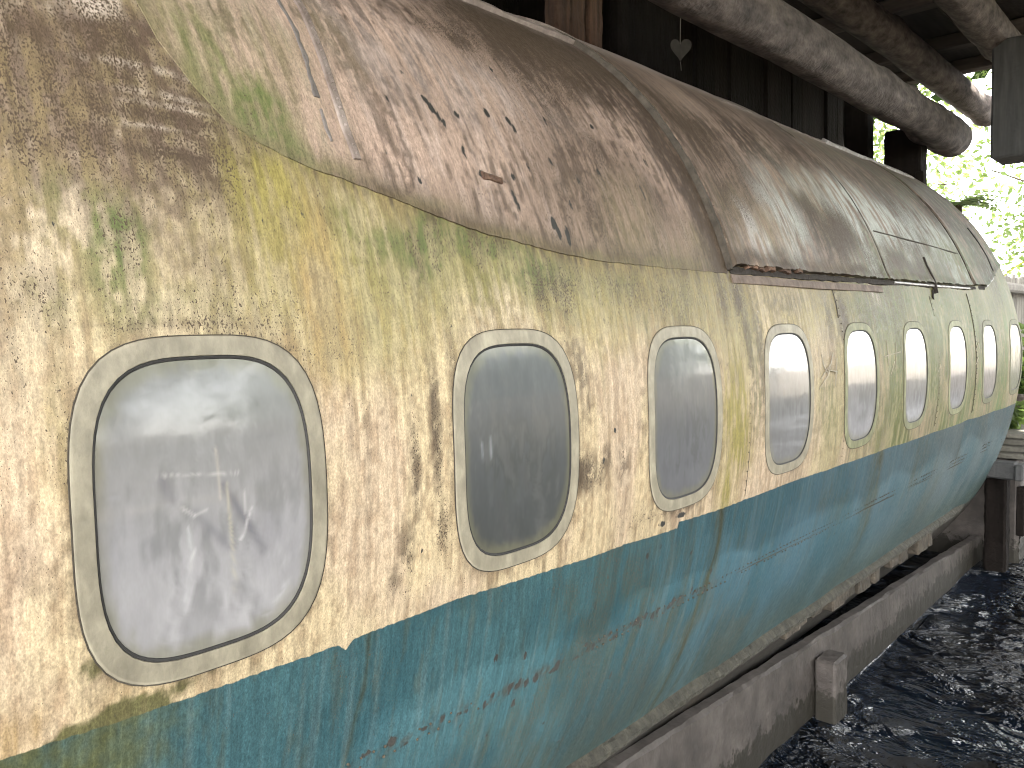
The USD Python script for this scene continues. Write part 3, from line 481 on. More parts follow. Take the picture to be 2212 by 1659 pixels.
# windows
def ring(a, b, n=3.4, k=72):
    t = np.arange(k) * 2 * np.pi / k
    c, s = np.cos(t), np.sin(t)
    r = (np.abs(c / 1) ** n + np.abs(s / 1) ** n) ** (-1 / n)
    return a * r * c, b * r * s
def loft(wy, levels, k=72, close=False, sc=0.003):
    v = []
    for a, b, o in levels:
        u, w = ring(a, b, k=k); v.append(W(wy + u, sc + w, o))
    n = len(levels); v = np.vstack(v)
    f = []
    for i in range(n - 1):
        for j in range(k):
            j2 = (j + 1) % k
            f += [[i * k + j, i * k + j2, (i + 1) * k + j2], [i * k + j, (i + 1) * k + j2, (i + 1) * k + j]]
    m = trimesh.Trimesh(v, f, process=False)
    if np.mean(m.face_normals[:, 0]) < 0: m.invert()
    return m
rw = np.random.default_rng(12)
def pane(i, wy):
    k, rings = 96, 44
    r = np.linspace(0, 1, rings)
    u1, w1 = ring(.1204, .1570, k=k)
    U = np.concatenate([[0], (r[1:, None] * u1).ravel()]); V = np.concatenate([[0], (r[1:, None] * w1).ravel()])
    f = [[0, 1 + j, 1 + (j + 1) % k] for j in range(k)]
    for a in range(rings - 2):
        for j in range(k):
            p, q = 1 + a * k + j, 1 + a * k + (j + 1) % k
            f += [[p, p + k, q + k], [p, q + k, q]]
    z0 = 0 * U
    n1 = meshkit.fbm(np.stack([U * 26, V * 9, z0 + i * 7], -1), 4, 71); n2 = meshkit.fbm(np.stack([U * 90, V * 30, z0 + i * 5], -1), 4, 73); n3 = meshkit.fbm(np.stack([U * 8, V * 8, z0 + i * 3], -1), 3, 77)
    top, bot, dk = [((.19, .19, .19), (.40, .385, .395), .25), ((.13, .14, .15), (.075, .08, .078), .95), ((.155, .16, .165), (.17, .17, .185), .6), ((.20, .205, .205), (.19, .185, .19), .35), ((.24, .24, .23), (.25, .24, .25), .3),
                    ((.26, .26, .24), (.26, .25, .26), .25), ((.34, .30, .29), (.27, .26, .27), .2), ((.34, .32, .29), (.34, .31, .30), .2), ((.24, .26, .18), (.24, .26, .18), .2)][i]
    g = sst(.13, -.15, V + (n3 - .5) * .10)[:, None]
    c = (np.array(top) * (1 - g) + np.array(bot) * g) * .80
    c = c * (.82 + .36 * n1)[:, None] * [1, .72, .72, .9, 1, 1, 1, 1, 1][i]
    def bl(col, m):
        nonlocal c
        c = c + (np.array(col) - c) * np.clip(m, 0, 1)[:, None]
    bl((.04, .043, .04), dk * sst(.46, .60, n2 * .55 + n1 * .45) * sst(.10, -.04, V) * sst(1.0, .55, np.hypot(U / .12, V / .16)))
    c = c * (1 + .28 * sst(.50, .66, n2) * sst(.45, .6, n3))[:, None] 
    bl((.10, .10, .10), .35 * sst(.55, .68, n1 * .5 + n2 * .5))
    edge = (np.abs(U / .1204) ** 3.4 + np.abs(V / .1570) ** 3.4) ** (1 / 3.4)
    bl((.15, .14, .085), sst(.88, 1.0, edge + (n2 - .5) * .15) * .6)
    def seg(x0, y0, x1, y1, wd, col, a):
        d = np.array([x1 - x0, y1 - y0]); t = np.clip(((U - x0) * d[0] + (V - y0) * d[1]) / (d @ d), 0, 1)
        bl(col, a * np.exp(-(np.hypot(U - x0 - t * d[0], V - y0 - t * d[1]) / wd) ** 2) * (.5 + n2))
    if i == 0:      # dark rubbed smears and white scratches
        seg(.012, .020, .058, -.062, .0050, (.12, .115, .13), .75); seg(-.022, -.005, .016, -.050, .0055, (.14, .135, .15), .6); seg(-.055, .035, -.045, .012, .006, (.13, .125, .14), .6)
        seg(.006, .06, .008, .005, .0018, (.40, .36, .30), .4); seg(.016, .02, .022, -.10, .0018, (.42, .38, .28), .45); seg(.036, .008, .037, -.015, .0016, (.45, .43, .42), .5)
        seg(-.035, .002, -.022, -.008, .0018, (.45, .43, .42), .5); seg(-.022, -.008, -.008, -.004, .0018, (.45, .43, .42), .5); seg(.045, -.01, .03, -.045, .0016, (.55, .52, .52), .5); seg(-.06, .04, .03, .03, .0012, (.5, .48, .46), .35)
        seg(-.024, -.045, -.03, -.065, .002, (.55, .52, .52), .5); seg(-.03, -.02, -.028, -.04, .002, (.5, .5, .5), .4)
        bl((.21, .20, .22), .55 * np.exp(-((V + .02 + .25 * U * 0) / .05) ** 2) * sst(.4, .65, n3))
    if i == 1:
        seg(-.05, -.075, -.03, -.135, .006, (.05, .05, .05), .6); seg(-.03, -.135, .01, -.15, .006, (.05, .05, .05), .5); seg(.0, -.03, .02, -.07, .008, (.06, .06, .06), .5)
        seg(-.086, .015, -.085, -.005, .0022, (.26, .27, .30), .5); seg(-.068, .022, -.067, -.004, .0025, (.28, .29, .32), .5)
    if i == 2:
        seg(.0, .03, .002, -.055, .006, (.07, .07, .08), .7); seg(-.03, .02, .0, .035, .005, (.09, .09, .10), .6); seg(.0, .035, .035, .01, .005, (.09, .09, .10), .6); seg(.012, .0, .02, -.03, .005, (.09, .09, .10), .5)
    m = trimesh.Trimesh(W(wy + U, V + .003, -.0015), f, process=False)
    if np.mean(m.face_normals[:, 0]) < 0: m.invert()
    return m, c
for i, wy in enumerate(WIN_Y):
    w = UsdGeom.Xform.Define(stage, numbered(str(fuselage.GetPath()) + '/window')).GetPrim()
    obj('outer_seam', loft(wy, [(.1450, .1839, -.001), (.1450, .1839, .0006), (.1436, .1826, .0008), (.1436, .1826, -.001)]), 'seam_dirt', w)
    obj('frame', loft(wy, [(.1436, .1826, -.004), (.1434, .1824, .0008), (.1424, .1814, .0016), (.1400, .1790, .0018), (.1245, .1620, .0016), (.1236, .1610, .0012), (.1232, .1605, -.010)]), 'mossy_window_surround' if i > 3 else 'window_surround_metal', w, smooth=35)
    obj('seal', loft(wy, [(.1233, .1606, -.004), (.1231, .1604, .0004), (.1222, .1594, .0006), (.1206, .1574, -.0006), (.1200, .1566, -.008)]), 'black_rubber', w, smooth=35)
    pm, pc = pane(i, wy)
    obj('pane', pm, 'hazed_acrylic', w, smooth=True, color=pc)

# strips laid on the hull: straps, seams, trims
def strip(name, mat, pts, width, o0, o1, n=60, wob=0, parent=None, seed=0, along='s', jag=0):
    """A strip following (y, s) points; o0..o1 are its underside and face above the hull."""
    p = np.array(pts, float); d = np.r_[0, np.cumsum(np.linalg.norm(np.diff(p, axis=0), axis=1))]
    t = np.linspace(0, d[-1], n); yy = np.interp(t, d, p[:, 0]); sv = np.interp(t, d, p[:, 1])
    tg = np.stack([np.gradient(yy), np.gradient(sv)], 1); tg /= np.linalg.norm(tg, axis=1, keepdims=True) + 1e-12
    nr = np.stack([-tg[:, 1], tg[:, 0]], 1)
    rg = np.random.default_rng(seed)
    wl = width / 2 * (1 + jag * (meshkit.fbm(np.stack([t * 40, 0 * t, 0 * t + seed], -1), 3, 81) - .5)); wr = width / 2 * (1 + jag * (meshkit.fbm(np.stack([t * 40, 0 * t, 0 * t + seed + 9], -1), 3, 83) - .5))
    b = min(.0015, width * .2); rows = []
    for k, (q, o) in enumerate(((-wl, o0), (-wl, o1 - b * .6), (-wl + b, o1), (wr - b, o1), (wr, o1 - b * .6), (wr, o0))):
        rows.append(W(yy + nr[:, 0] * q, sv + nr[:, 1] * q, o + wob * (meshkit.fbm(np.stack([t * 30, 0 * t, 0 * t + seed], -1), 2, 85) - .5)))
    v = np.stack(rows, 1); m6 = v.shape[1]
    f = grid_faces(n, m6)
    caps = []
    for e0 in (0, (n - 1) * m6):
        caps += [[e0, e0 + 1, e0 + 4], [e0, e0 + 4, e0 + 5], [e0 + 1, e0 + 2, e0 + 3], [e0 + 1, e0 + 3, e0 + 4]]
    m = trimesh.Trimesh(v.reshape(-1, 3), np.vstack([f, caps]), process=False); m.fix_normals()
    return obj(name, m, mat, parent or fuselage)
strip('riveted_strap', 'trim_strip_metal', [(.706, .80), (.712, .70), (.705, .62), (.698, .54), (.695, .48), (.699, .428)], .0125, .0, .0060, 50, seed=1)
strap = stage.GetPrimAtPath('/World/airliner_fuselage/riveted_strap')
riv = []
for k in range(26):
    t = k / 25; s_ = .80 - t * .365; y_ = np.interp(s_, [.428, .48, .54, .62, .70, .80], [.699, .695, .698, .705, .712, .706])
    c = W(y_, s_, .0062); m = trimesh.creation.icosphere(1, .0016 + (.0012 if k in (20, 22) else 0)); m.apply_translation(c); riv.append(m)
obj('rivets', join(riv), 'trim_strip_metal', strap)
strip('flaked_patch', 'flaked_grey', [(.672, .74), (.677, .66), (.673, .60), (.666, .555), (.664, .52)], .006, .0, .0044, 60, seed=2, jag=2.2)
strip('flaked_patch', 'flaked_grey', [(.665, .50), (.662, .47), (.664, .45)], .004, .0, .0044, 30, seed=3, jag=2.2)
for k, (y_, s0, s1, wd) in enumerate([(1.690, .31, 1.12, .016), (2.782, .33, 1.12, .012), (3.902, .34, 1.1, .012)]):
    strip('joint_strap', 'rotten_block', [(y_, s0), (y_ + .004, .6), (y_, s1)], wd * .8, .0, .0145, 90, seed=10 + k, wob=.004, jag=1.1)
strip('lip_trim', 'brown_trim', [(1.70, .292), (2.1, .290), (2.72, .292)], .020, -.002, .0045, 60, seed=20, jag=.2)
strip('lip_trim', 'dark_grime', [(1.70, .3115), (2.2, .3135), (2.7, .316), (3.3, .322), (3.86, .326), (4.15, .334)], .016, -.002, .0035, 120, seed=21, jag=.9)
strip('lip_trim', 'bare_alloy', [(2.86, .318), (3.3, .319), (3.86, .322)], .007, .0, .0075, 60, seed=22, jag=.8)
strip('lip_trim', 'bare_alloy', [(4.18, .34), (4.369, .384), (4.44, .41)], .010, .0, .009, 30, seed=23, jag=.6)
strip('crack', 'dark_grime', [(4.40, .40), (4.43, .52), (4.42, .66)], .020, .010, .0155, 40, seed=24, jag=.9)
strip('crack', 'dark_grime', [(3.32, .29), (3.33, .34), (3.30, .40), (3.305, .43)], .010, .0, .0135, 30, seed=25, jag=.9)
strip('crack', 'dark_grime', [(3.28, .27), (3.30, .30)], .014, .0, .003, 20, seed=26, jag=.9)
for k, (y_, s_, wd, ln) in enumerate([(1.80, .322, .012, .05), (1.90, .3215, .014, .045), (1.99, .322, .014, .05), (2.07, .322, .010, .03), (1.85, .318, .008, .03)]):
    strip('sealant_scrap', 'rusty_sealant', [(y_ - ln / 2, s_), (y_, s_ + .003), (y_ + ln / 2, s_ - .002)], wd, .0, .014, 24, seed=30 + k, jag=1.4, wob=.006)
strip('rust_plate', 'rusty_sealant', [(.948, .440), (.970, .4385), (.992, .4345)], .012, .0, .0052, 24, seed=40, jag=.8)
strip('ridge_trim', 'trim_strip_metal', [(.9, 1.06), (1.6, 1.06), (2.6, 1.075), (3.4, 1.08)], .030, .0, .012, 120, seed=41, jag=.4, wob=.005)
strip('ridge_trim', 'bare_alloy', [(3.40, 1.085), (3.9, 1.08), (4.55, 1.07)], .026, .004, .022, 80, seed=42, jag=.4, wob=.006)
for k, pts in enumerate([[(1.7, .40), (2.0, -.0 + .39)], ]): pass
rb0 = np.random.default_rng(33)
# seams in the lower skin
strip('seam', 'seam_dirt', [(1.75, -.404), (2.6, -.41), (3.6, -.425), (4.65, -.43)], .0013, -.002, .0005, 160, seed=50, jag=.8)
for k, (y_, s0, s1) in enumerate([(1.715, .285, -.205), (2.30, .285, .20), (3.24, .28, -.2), (3.80, .30, -.2)]):
    strip('seam', 'seam_dirt', [(y_, s0), (y_ + .004, (s0 + s1) / 2), (y_, s1)], .0014, -.002, .0004, 80, seed=51 + k, jag=1.0)
strip('seam', 'seam_dirt', [(2.84, .50), (3.4, .492), (3.88, .48)], .004, .006, .0118, 60, seed=60, jag=1.0)
rvm = []
for y_ in np.arange(.42, 4.6, .021):
    for s_ in (-.394, -.411):
        if rb0.random() < .8:
            d = trimesh.creation.icosphere(1, .0017 + .0008 * rb0.random()); d.apply_translation(W(y_ + rb0.normal() * .001, s_ + rb0.normal() * .0008, .0002)); rvm.append(d)
obj('rivet_row', join(rvm), 'seam_dirt', fuselage)
for y_ in (1.70, 2.30, 3.24, 3.80):
    rvm = []
    for s_ in np.arange(-.19, .28, .022):
        d = trimesh.creation.icosphere(1, .0016); d.apply_translation(W(y_ + .012, s_, .0)); rvm.append(d)
    obj('rivet_row', join(rvm), 'seam_dirt', fuselage)
# scratched marks in the paint between the far windows
for k, pts in enumerate([[(2.143, .104), (2.153, .073), (2.182, .050)], [(2.226, .107), (2.182, .047), (2.116, .014)], [(2.182, .060), (2.249, .052)], [(2.25, .09), (2.229, .013)], [(2.13, .04), (2.20, .075)],
                         [(2.676, .129), (2.679, .049)], [(2.764, .119), (2.746, .031)], [(2.640, .079), (2.802, .088)], [(2.70, .02), (2.74, .06)], [(3.24, .06), (3.28, .085)], [(3.23, .0), (3.30, .05)], [(3.80, .06), (3.85, .09)], [(3.79, .0), (3.84, .03)], [(1.73, .22), (1.76, .24), (1.80, .215)]]):
    strip('scratch', 'scratched_paint', pts, .0028, -.001, .0005, 20, seed=70 + k, jag=1.2)

# ledge along the foot of the hull and the crumbling blocks under it
n = 150; yy = np.linspace(.3, 4.5, n); sec = [(-.738, -.004), (-.740, .010), (-.745, .022), (-.758, .025), (-.765, .018), (-.768, -.004)]
rows = []
for s_, o in sec:
    dr = np.clip((yy - 4.2) / .3, 0, 1) ** 2
    rows.append(W(yy, s_ - .02 * dr + (meshkit.fbm(np.stack([yy * 25, 0 * yy + s_ * 20, 0 * yy], -1), 3, 91) - .5) * .005, o * (1 - .75 * dr) + (meshkit.fbm(np.stack([yy * 40, 0 * yy + s_ * 50, 0 * yy], -1), 3, 93) - .5) * .006 * (o > 0)))
m = trimesh.Trimesh(np.stack(rows, 1).reshape(-1, 3), grid_faces(n, len(sec)), process=False); m.fix_normals()
if m.face_normals[:, 0].mean() < 0: m.invert()
obj('ledge', m, 'rotten_metal_rail', fuselage)
rb = np.random.default_rng(21); y_ = 2.05
while y_ < 4.3:
    ln = rb.uniform(.05, .15); h = rb.uniform(.008, .06) * (1 if y_ > 2.6 else .5)
    if rb.random() < .68:
        c = W(y_ + ln / 2, -.79 - h / 2, .006)
        b = box(c[0] - .03, c[0] + .016 + rb.uniform(-.02, .012), y_, y_ + ln - rb.uniform(.004, .02), c[2] - h, c[2] + .03, .005, .025, .010, int(y_ * 100))
        obj('skirt_block', b, 'rotten_block', fuselage)
    y_ += ln
# ------------------------------------------------------------------ shelter roof, logs and timber behind the hull
def log(name, label, x, z, r, y0, y1, seed, group=None):
    t = thing(name, label, 'log', (0, 0, 0), group=group)
    n = 70; yy = np.linspace(y0, y1, n)
    cx = x + (meshkit.fbm(np.stack([yy * .8, 0 * yy, 0 * yy + seed], -1), 2, seed) - .5) * .03
    cz = z + (meshkit.fbm(np.stack([yy * .8, 0 * yy, 0 * yy + seed], -1), 2, seed + 3) - .5) * .03
    m = tube(np.stack([cx, yy, cz], 1), r, 26, cap=False)
    v = m.vertices; d = v - np.stack([np.repeat(cx, 26), v[:, 1], np.repeat(cz, 26)], 1)
    k = 1 + (meshkit.fbm(v * np.array([14, 3, 14]), 4, seed) - .5) * .22
    rg = np.random.default_rng(seed)
    for _ in range(7):                               # knots
        p = v[rg.integers(len(v))]; k = k + .16 * np.exp(-(np.linalg.norm(v - p, axis=1) / .05) ** 2)
    m.vertices = v - d + d * k[:, None]
    obj('trunk_log', m, 'old_log_wood', t, smooth=True)
    ringv = m.vertices[-26:]; c = ringv.mean(0)
    inn = c + (ringv - c) * .93 + [0, .006, 0]
    vv = np.vstack([ringv, inn, [c + [0, .004, 0]]]); f = []
    for j in range(26):
        j2 = (j + 1) % 26; f += [[j, j2, 26 + j2], [j, 26 + j2, 26 + j], [26 + j, 26 + j2, 52]]
    e = trimesh.Trimesh(vv, f, process=False)
    if e.face_normals[:, 1].mean() < 0: e.invert()
    obj('cut_end', e, 'cut_log_end', t)
    return t
log('log_beam', 'thick brown log beam lowest of the three, just above the fuselage, with round cut end', -1.31, 2.385, .097, -1.3, 5.27, 3, 'log beams under the roof')
log('log_beam', 'middle log beam of the three under the roof, lighter streaky bark', -1.51, 2.885, .093, -1.3, 7.2, 4, 'log beams under the roof')
log('log_beam', 'pale grey log beam at the top right corner over the hanging post', -1.06, 2.885, .096, -1.3, 6.9, 5, 'log beams under the roof')
EAVE = 2.1  # unseen overhang, its reach shaped to cut the light on the hull
sb = thing('log_beam', 'short thick log stub beyond the dark post, its top lit by daylight', 'log', group='log beams under the roof')
obj('trunk_log', tube(np.stack([np.full(12, -1.365), np.linspace(5.05, 5.64, 12), np.full(12, 2.425)], 1), .113 + .006 * np.sin(np.arange(12) * 1.7), 28), 'old_log_wood', sb, smooth=40)
roof = thing('shelter_roof', 'dark board roof on cross battens over the log beams', 'roof')
for i, y in enumerate([-.9, -.2, .6, 1.4, 2.3, 3.2, 4.03, 4.86, 5.70, 6.29]):
    obj('batten', box(-3.6, EAVE, y - .05, y + .05, 2.985, 3.065, .006), 'purlin_wood', roof)
rx = np.random.default_rng(3); x = -3.6; lap = 0
while x < EAVE - .03:
    w = rx.uniform(.17, .23); o = rx.uniform(0, .008)
    obj('board', box(x - .02, x + w + .02, -1.05, 6.36 + rx.uniform(-.04, .04), 3.068 + o + lap, 3.092 + o + lap, .004), 'roof_board_wood', roof); x += w; lap = .034 - lap
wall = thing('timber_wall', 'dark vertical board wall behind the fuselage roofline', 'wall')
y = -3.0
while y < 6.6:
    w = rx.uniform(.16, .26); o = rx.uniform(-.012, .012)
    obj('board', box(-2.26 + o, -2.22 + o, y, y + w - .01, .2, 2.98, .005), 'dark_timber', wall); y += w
def post(name, label, x0, x1, y0, y1, z0, z1, mat, seed, sub=.06, amp=.012, cat='post', group=None):
    p = obj(name, box(x0, x1, y0, y1, z0, z1, .012, sub, amp, seed), mat, None)
    return tag(p, label, cat, group)
post('timber_post', 'narrow reddish brown split post behind the hull, left of the dark post', -1.98, -1.90, 2.43, 2.50, .2, 2.98, 'brown_timber', 1)
post('timber_post', 'rough brown plank post with grey centre, beside the narrow reddish one', -2.03, -1.92, 2.52, 2.62, .2, 2.98, 'brown_timber', 2)
post('timber_post', 'pale brown split post touching the wide dark post', -1.98, -1.90, 2.635, 2.71, .2, 2.98, 'brown_timber', 6)
post('timber_post', 'wide dark square post beside the hanging heart shaped leaf', -2.12, -1.90, 2.82, 3.29, .2, 2.98, 'dark_timber', 3)
post('timber_post', 'dark post carrying the cut end of the lowest log beam', -1.60, -1.40, 5.10, 5.24, 0, 2.42, 'dark_timber', 4)
post('timber_post', 'thin dark post left of the one under the log end', -1.80, -1.66, 5.0, 5.12, 0, 2.75, 'dark_timber', 5)
post('hanging_post', 'grey square post end hanging from the pale log beam at top right', -1.06, -.80, 5.16, 5.42, 2.185, 2.82, 'dark_grey_timber', 8, .08, .006)
# heart shaped leaf on a thread
h = thing('hanging_leaf', 'dry brown heart shaped leaf hanging on a thread before the dark post', 'leaf', (-1.80, 3.12, 2.475))
t = np.linspace(0, 2 * np.pi, 40, endpoint=False)
hx = 16 * np.sin(t) ** 3; hz = 13 * np.cos(t) - 5 * np.cos(2 * t) - 2 * np.cos(3 * t) - np.cos(4 * t)
q = np.stack([hx, hz], 1) * .0028; q[:, 1] *= 1.15
dirv = np.array([.72, .70]);
def leaf_layer(o): return np.stack([q[:, 0] * dirv[0] + o * .7, q[:, 0] * dirv[1] - o * .7, q[:, 1]], 1) + np.stack([np.abs(q[:, 0]) * .2, -np.abs(q[:, 0]) * .2, 0 * q[:, 0]], 1)
a, b = leaf_layer(.0008), leaf_layer(-.0008); n = len(q)
v = np.vstack([a, b, [a.mean(0) - [.004, -.004, 0], b.mean(0) - [.004, -.004, 0]]]); f = []
for j in range(n):
    j2 = (j + 1) % n; f += [[j, j2, 2 * n], [n + j2, n + j, 2 * n + 1], [j, n + j, n + j2], [j, n + j2, j2]]
obj('blade', trimesh.Trimesh(v, f, process=False), 'dry_leaf', h)
obj('thread', tube([[0, 0, .02], [.004, 0, .2], [0, 0, .5]], .0022, 6), 'cord', h)
obj('thread', tube([[0, 0, -.055], [.004, 0, -.09]], .002, 6), 'cord', h)

# ------------------------------------------------------------------ water's edge
def concrete_kerb():
    yy = np.linspace(-2, 4.96, 240); rows = []
    top = .287 - (yy - 1.636) * .0474
    nz = lambda s, f, a: (meshkit.fbm(np.stack([yy * f, 0 * yy + s, 0 * yy], -1), 4, int(s)) - .5) * a
    sec = [(-1.04, -.35), (-1.03, -.03), (-1.028, .04), (-1.03, .12), (-1.036, 1.0), (-1.046, 1.03), (-1.075, 1.03), (-1.082, 1.0), (-1.085, -.35)]
    for i, (x_, z_) in enumerate(sec):
        zz = top * z_ + nz(i * 3 + 1, 9, .008) if z_ > .5 else np.full_like(yy, z_)
        if z_ == .12: zz = top * .5
        rows.append(np.stack([x_ + nz(i * 3 + 2, 7, .012) + nz(i * 3 + 40, 40, .004), yy, zz + nz(i + 70, 30, .004)], 1))
    v = np.stack(rows, 1); m = trimesh.Trimesh(v.reshape(-1, 3), grid_faces(len(yy), len(sec)), process=False); m.fix_normals()
    if m.face_normals[m.face_normals[:, 0] > .5].size == 0: m.invert()
    return m
tag(obj('concrete_kerb', concrete_kerb(), 'stained_concrete'), 'pinkish concrete kerb along the water below the fuselage', 'kerb')
tag(obj('concrete_post', box(-.955, -1.025, 2.60, 2.715, -.35, .205, .008, .02, .008, 4), 'stained_concrete'), 'short square concrete post with pale top in front of the kerb', 'post')
tag(obj('timber_sleeper', box(-1.52, -1.40, .6, 4.7, .0, .16, .02, .1, .03, 9), 'brown_timber'), 'brown timber sleeper in the shadow between hull and kerb', 'timber')
tp = thing('mooring_post', 'dark timber post with cross piece standing in the water at the hull end', 'post')
obj('upright', box(-.985, -.882, 4.76, 4.86, -.35, .50, .012, .05, .012, 11), 'dark_timber', tp)
obj('cross_piece', box(-1.10, -.83, 4.68, 4.78, .50, .585, .01, .05, .008, 12), 'dark_grey_timber', tp)
obj('cross_piece_end', box(-.83, -.795, 4.66, 4.75, .50, .58, .006), 'dark_grey_timber', tp)
obj('hanging_batten', box(-.825, -.79, 4.68, 4.72, .22, .47, .004), 'dark_timber', tp)
tag(obj('retaining_wall', box(-2.4, -.865, 4.98, 13.2, -.38, .55, .02, .25, .03, 14), 'stained_concrete'), 'concrete retaining wall of the pond beyond the end of the hull', 'wall')
st = thing('board_stack', 'stack of grey weathered boards lying on the wall beyond the hull', 'boards')
for i in range(4):
    obj('board', box(-1.25 - .02 * i, -.845 + .015 * (i % 2), 5.02 + .05 * i, 6.3 - .1 * i, .556 + .031 * i, .584 + .031 * i, .004), 'grey_lying_boards', st)
lg = thing('fallen_log', 'short grey log lying on the bank among the green plants', 'log')
obj('trunk', tube([[-1.5, 5.75, .80], [-1.2, 5.72, .80], [-.93, 5.68, .80]], [.055, .058, .056], 16), 'old_log_wood', lg)
e = tube([[-.932, 5.68, .80], [-.926, 5.68, .80]], .050, 16); obj('cut_end', e, 'cut_log_end', lg)

# fences
def fence(name, label, p0, p1, z0, z1, mat, seed, bw=.11, rail=(.2, .85), cat='fence', off=0):
    t = thing(name, label, cat, (p0[0], p0[1], 0), math.degrees(math.atan2(p1[1] - p0[1], p1[0] - p0[0])))
    Ln = math.hypot(p1[0] - p0[0], p1[1] - p0[1]); rg = np.random.default_rng(seed); x = 0
    while x < Ln:
        w = bw * rg.uniform(.85, 1.15)
        obj('board', box(x, x + w - .008, -.012 + rg.uniform(-.004, .004), .012, z0, z1 + rg.uniform(-.03, .03), .003), mat, t); x += w
    for q in rail:
        zz = z0 + (z1 - z0) * q
        obj('rail', box(0, Ln, -.06, -.014, zz - .035, zz + .035, .006), mat, t); 
    return t
f1 = fence('board_fence', 'grey weathered board fence running away beyond the hull end', (-1.75, 13.0), (-1.75, 7.0), .55, 1.74, 'grey_weathered_wood', 5)
fence('board_fence', 'pale board fence on the opposite bank, mirrored in the windows', (4.2, 13), (4.2, -5.5), .3, 1.36, 'cream_fence_wood', 6, .16)
rail = obj('pole_rail', tube(np.array([[-1.66, 6.8, 1.60], [-1.665, 9, 1.61], [-1.66, 12.9, 1.60]]), .05, 12), 'grey_weathered_wood')
tag(rail, 'round pole rail along the top of the grey fence', 'rail')
tag(obj('right_bank', box(3.35, 60, -40, 60, -.38, .30, .03, 3.0, .02, 15), 'bank_soil'), kind='structure')
tag(obj('left_bank', box(-60, -2.35, -40, 60, -.39, .20, .03, 3.0, .02, 16), 'bank_soil'), kind='structure')
tag(obj('far_bank', box(-2.34, 3.34, 13.2, 60, -.385, .40, .03, 2.0, .02, 17), 'bank_soil'), kind='structure')

# ------------------------------------------------------------------ plants
def leaves(centers, rg, size, spread, n, droop=.2, elong=1.9):
    c = centers[rg.integers(len(centers), size=n)] + rg.normal(size=(n, 3)) * spread
    d = rg.normal(size=(n, 3)); d[:, 2] -= droop; d /= np.linalg.norm(d, axis=1, keepdims=True)
    u = rg.normal(size=(n, 3)); u -= d * (u * d).sum(1, keepdims=True); u /= np.linalg.norm(u, axis=1, keepdims=True)
    nn = np.cross(d, u)
    s = size * rg.uniform(.6, 1.3, (n, 1))
    a, b = c, c + d * s * elong
    m1, m2 = c + d * s * elong * .5 + u * s * .5 + nn * s * .12, c + d * s * elong * .5 - u * s * .5 + nn * s * .12
    v = np.stack([a, m1, b, m2], 1).reshape(-1, 3); k = np.arange(n) * 4
    return v, np.vstack([np.stack([k, k + 1, k + 2], 1), np.stack([k, k + 2, k + 3], 1)])
def crown_points(rg, c, r, n):
    p = rg.normal(size=(n, 3)); p /= np.linalg.norm(p, axis=1, keepdims=True)
    return np.array(c) + p * (rg.uniform(.35, 1, (n, 1)) ** .6) * np.array(r)
def tree(name, label, x, y, z0, h, r, seed, nl=5000, size=.10, mat='green_leaves', group=None, clumps=60, spread=.28, base=.35):
    rg = np.random.default_rng(seed); t = thing(name, label, 'tree', (x, y, z0), group=group)
    c = np.array([0, 0, h * (base + 1) / 2]); cl = crown_points(rg, c, (r, r, h * (1 - base) / 2), clumps)
    lean = rg.normal(size=2) * .15
    tr = [tube([[0, 0, -.1], [lean[0] * .5, lean[1] * .5, h * .4], [lean[0], lean[1], h * .8]], [.05 + h * .016, .035 + h * .011, .02], 10)]
    for k in range(min(14, clumps)):
        s = rg.uniform(.25, .7); p0 = np.array([lean[0] * s, lean[1] * s, h * .8 * s]); p1 = cl[k]
        tr.append(tube([p0, (p0 + p1) / 2 + [0, 0, .12], p1], [.03, .02, .007], 6))
    obj('trunk', join(tr), 'bark', t)
    v, f = leaves(cl, rg, size, spread, nl)
    obj('crown', trimesh.Trimesh(v, f, process=False), mat, t)
    return t
G = 'trees beyond the hull end'
tree('tree', 'loose light green tree beyond the hull end', -1.6, 15.5, .3, 6.5, 1.9, 41, 5200, .062, 'light_green_leaves', clumps=60, spread=.40, base=.12)
tree('tree', 'green tree far behind the grey fence', -5.6, 16.5, .3, 7.5, 2.0, 42, 6500, .07, 'light_green_leaves', clumps=60, spread=.42, base=.1)
tree('tree', 'thin tree behind the dark end post', -4.6, 11.0, .2, 5.6, 1.1, 43, 3000, .055, 'light_green_leaves', clumps=34, spread=.3, base=.2)
tree('tree', 'leafy tree at the right edge beyond the pond', .9, 16.0, .3, 7, 2.2, 44, 6500, .08, 'green_leaves', clumps=60, spread=.42, base=.08)
for k, (x, y, w) in enumerate([(-5.2, 13.4, 11.0), (.6, 13.4, 10.5), (5.4, 11.0, 10.0)]):  # unseen trees added so their canopies darken what the water reflects
    tree('overhanging_tree', 'tall ' + ['spreading', 'dense', 'shady'][k] + ' tree added out of view, its high canopy darkening the water', x, y, .3, w, 4.2, 90 + k, 10000, .22, 'dark_green_leaves', None, 60, .62, .50)
for k, (y, h) in enumerate([(-5.0, 3.6), (-2.2, 3.0), (.9, 2.2), (3.6, 5.2), (6.6, 2.6), (9.4, 2.6), (12.4, 3.4)]):
    tree('bank_tree', ['broad', 'tall', 'low', 'dense', 'rounded', 'high', 'leafy'][k] + ' green tree behind the pale fence on the opposite bank', 6.6 + (k % 2) * .8, y, .3, h, 1.7, 60 + k, 2600, .15, 'green_leaves', None, 40, .42, .42 if k == 3 else .12)
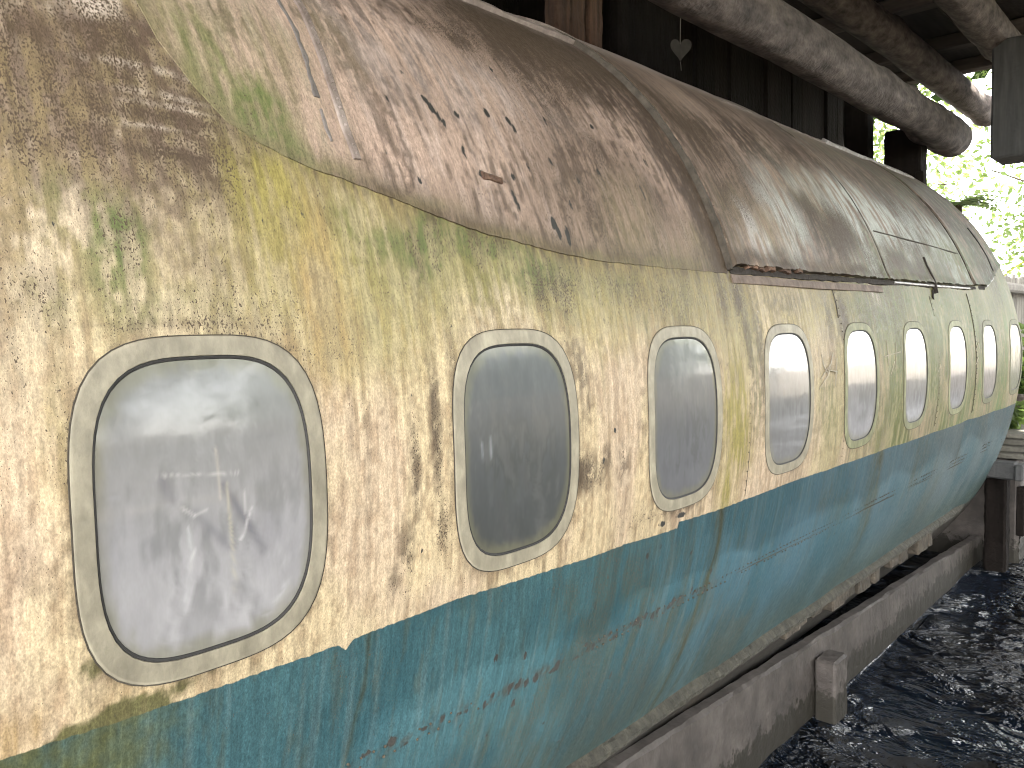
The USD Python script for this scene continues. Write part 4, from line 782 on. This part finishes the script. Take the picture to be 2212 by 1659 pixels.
def clump(name, label, x, y, z, n, h, w, seed, mat, size=.06, cat='plant'):
    rg = np.random.default_rng(seed); t = thing(name, label, cat, (x, y, z))
    st = []; pts = []
    for k in range(n):
        a = rg.uniform(0, 6.28); q = rg.uniform(.3, 1) * w; hh = h * rg.uniform(.6, 1.1)
        p = np.array([[0, 0, 0], [math.cos(a) * q * .35, math.sin(a) * q * .35, hh * .65], [math.cos(a) * q, math.sin(a) * q, hh * rg.uniform(.7, 1)]])
        st.append(tube(p, [.005, .004, .002], 5)); tt = rg.uniform(.35, 1, 7)[:, None]
        pts.append((1 - tt) ** 2 * p[0] + 2 * tt * (1 - tt) * p[1] + tt ** 2 * p[2])
    obj('stems', join(st), 'green_leaves', t)
    v, f = leaves(np.vstack(pts), rg, size, .012, n * 14)
    obj('foliage', trimesh.Trimesh(v, f, process=False), mat, t)
clump('bank_plant', 'small bright green plant on the boards below the fallen log', -.98, 5.40, .66, 9, .17, .11, 81, 'light_green_leaves', .035)
clump('bank_plant', 'leafy plant standing behind the fallen log beside the hull', -1.02, 6.15, .60, 16, .62, .22, 82, 'green_leaves', .05)
clump('bank_plant', 'green plant farther along the bank under the fence', -1.2, 7.6, .56, 18, .75, .3, 83, 'light_green_leaves', .06)
# tree fern behind the hull end, the bracket on the ridge, and a long leaf
fr = thing('tree_fern', 'bright green fern on a thin stem just beyond the far top of the fuselage', 'fern', (-1.60, 6.75, 2.14))
obj('stem', tube([[.02, .03, -1.60], [.03, 0, -.8], [0, 0, .02]], [.045, .04, .035], 9), 'bark', fr)
rg = np.random.default_rng(8)
for k in range(22):
    a = rg.uniform(-3.14, 3.14); ln = rg.uniform(.24, .42); up = rg.uniform(.25, .9)
    d = np.array([math.cos(a), math.sin(a) * .9, 0]); tt = np.linspace(0, 1, 12)[:, None]
    p = d * tt * ln + np.array([0, 0, 1]) * (tt * up - tt ** 2 * (up * .55 + .25)) * ln
    fv, ff = [], []
    stem = tube(p, np.linspace(.003, .001, 12), 5)
    for j in range(2, 12):
        side = np.cross(p[j] - p[j - 1], [0, 0, 1.0]); side /= np.linalg.norm(side); lw = .085 * math.sin(math.pi * (j + .5) / 13)
        along = (p[j] - p[j - 1]); along /= np.linalg.norm(along)
        for s in (-1, 1):
            q0, q1 = p[j], p[j] + side * s * lw + along * .012 - [0, 0, .006]
            kx = len(fv); fv += [q0 - along * .010, q0 + along * .010, q1 + along * .006, q1 - along * .004]; ff += [[kx, kx + 1, kx + 2], [kx, kx + 2, kx + 3]]
    obj('frond', join([stem, trimesh.Trimesh(fv, ff, process=False)]), 'light_green_leaves', fr)
tag(obj('iron_bracket', join([box(-1.30, -1.19, 4.70, 4.80, 1.86, 1.94, .006, .03, .01, 3), box(-1.32, -1.28, 4.72, 4.76, 1.92, 2.10, .004)]), 'dark_timber'), 'dark iron bracket on the far top edge of the hull', 'bracket')
fl_ = np.linspace(0, 1, 14); p = np.stack([-1.72 + .5 * fl_, 8.6 - .2 * fl_, 1.62 + .55 * fl_ - .30 * fl_ ** 2], 1); w = .035 * np.sin(np.pi * np.clip(fl_ * .93 + .05, 0, 1))
v = np.vstack([p + np.stack([0 * w, w, 0 * w], 1), p + np.stack([0 * w, 0 * w, -w * .4], 1), p - np.stack([0 * w, w, 0 * w], 1)]); f = []
for j in range(13):
    for b in (0, 14): f += [[b + j, b + j + 1, b + 15 + j], [b + j, b + 15 + j, b + 14 + j]]
tag(obj('long_leaf', trimesh.Trimesh(v, f, process=False), 'yellow_green_leaf'), 'long yellow green blade leaf arching over the grey fence', 'leaf')
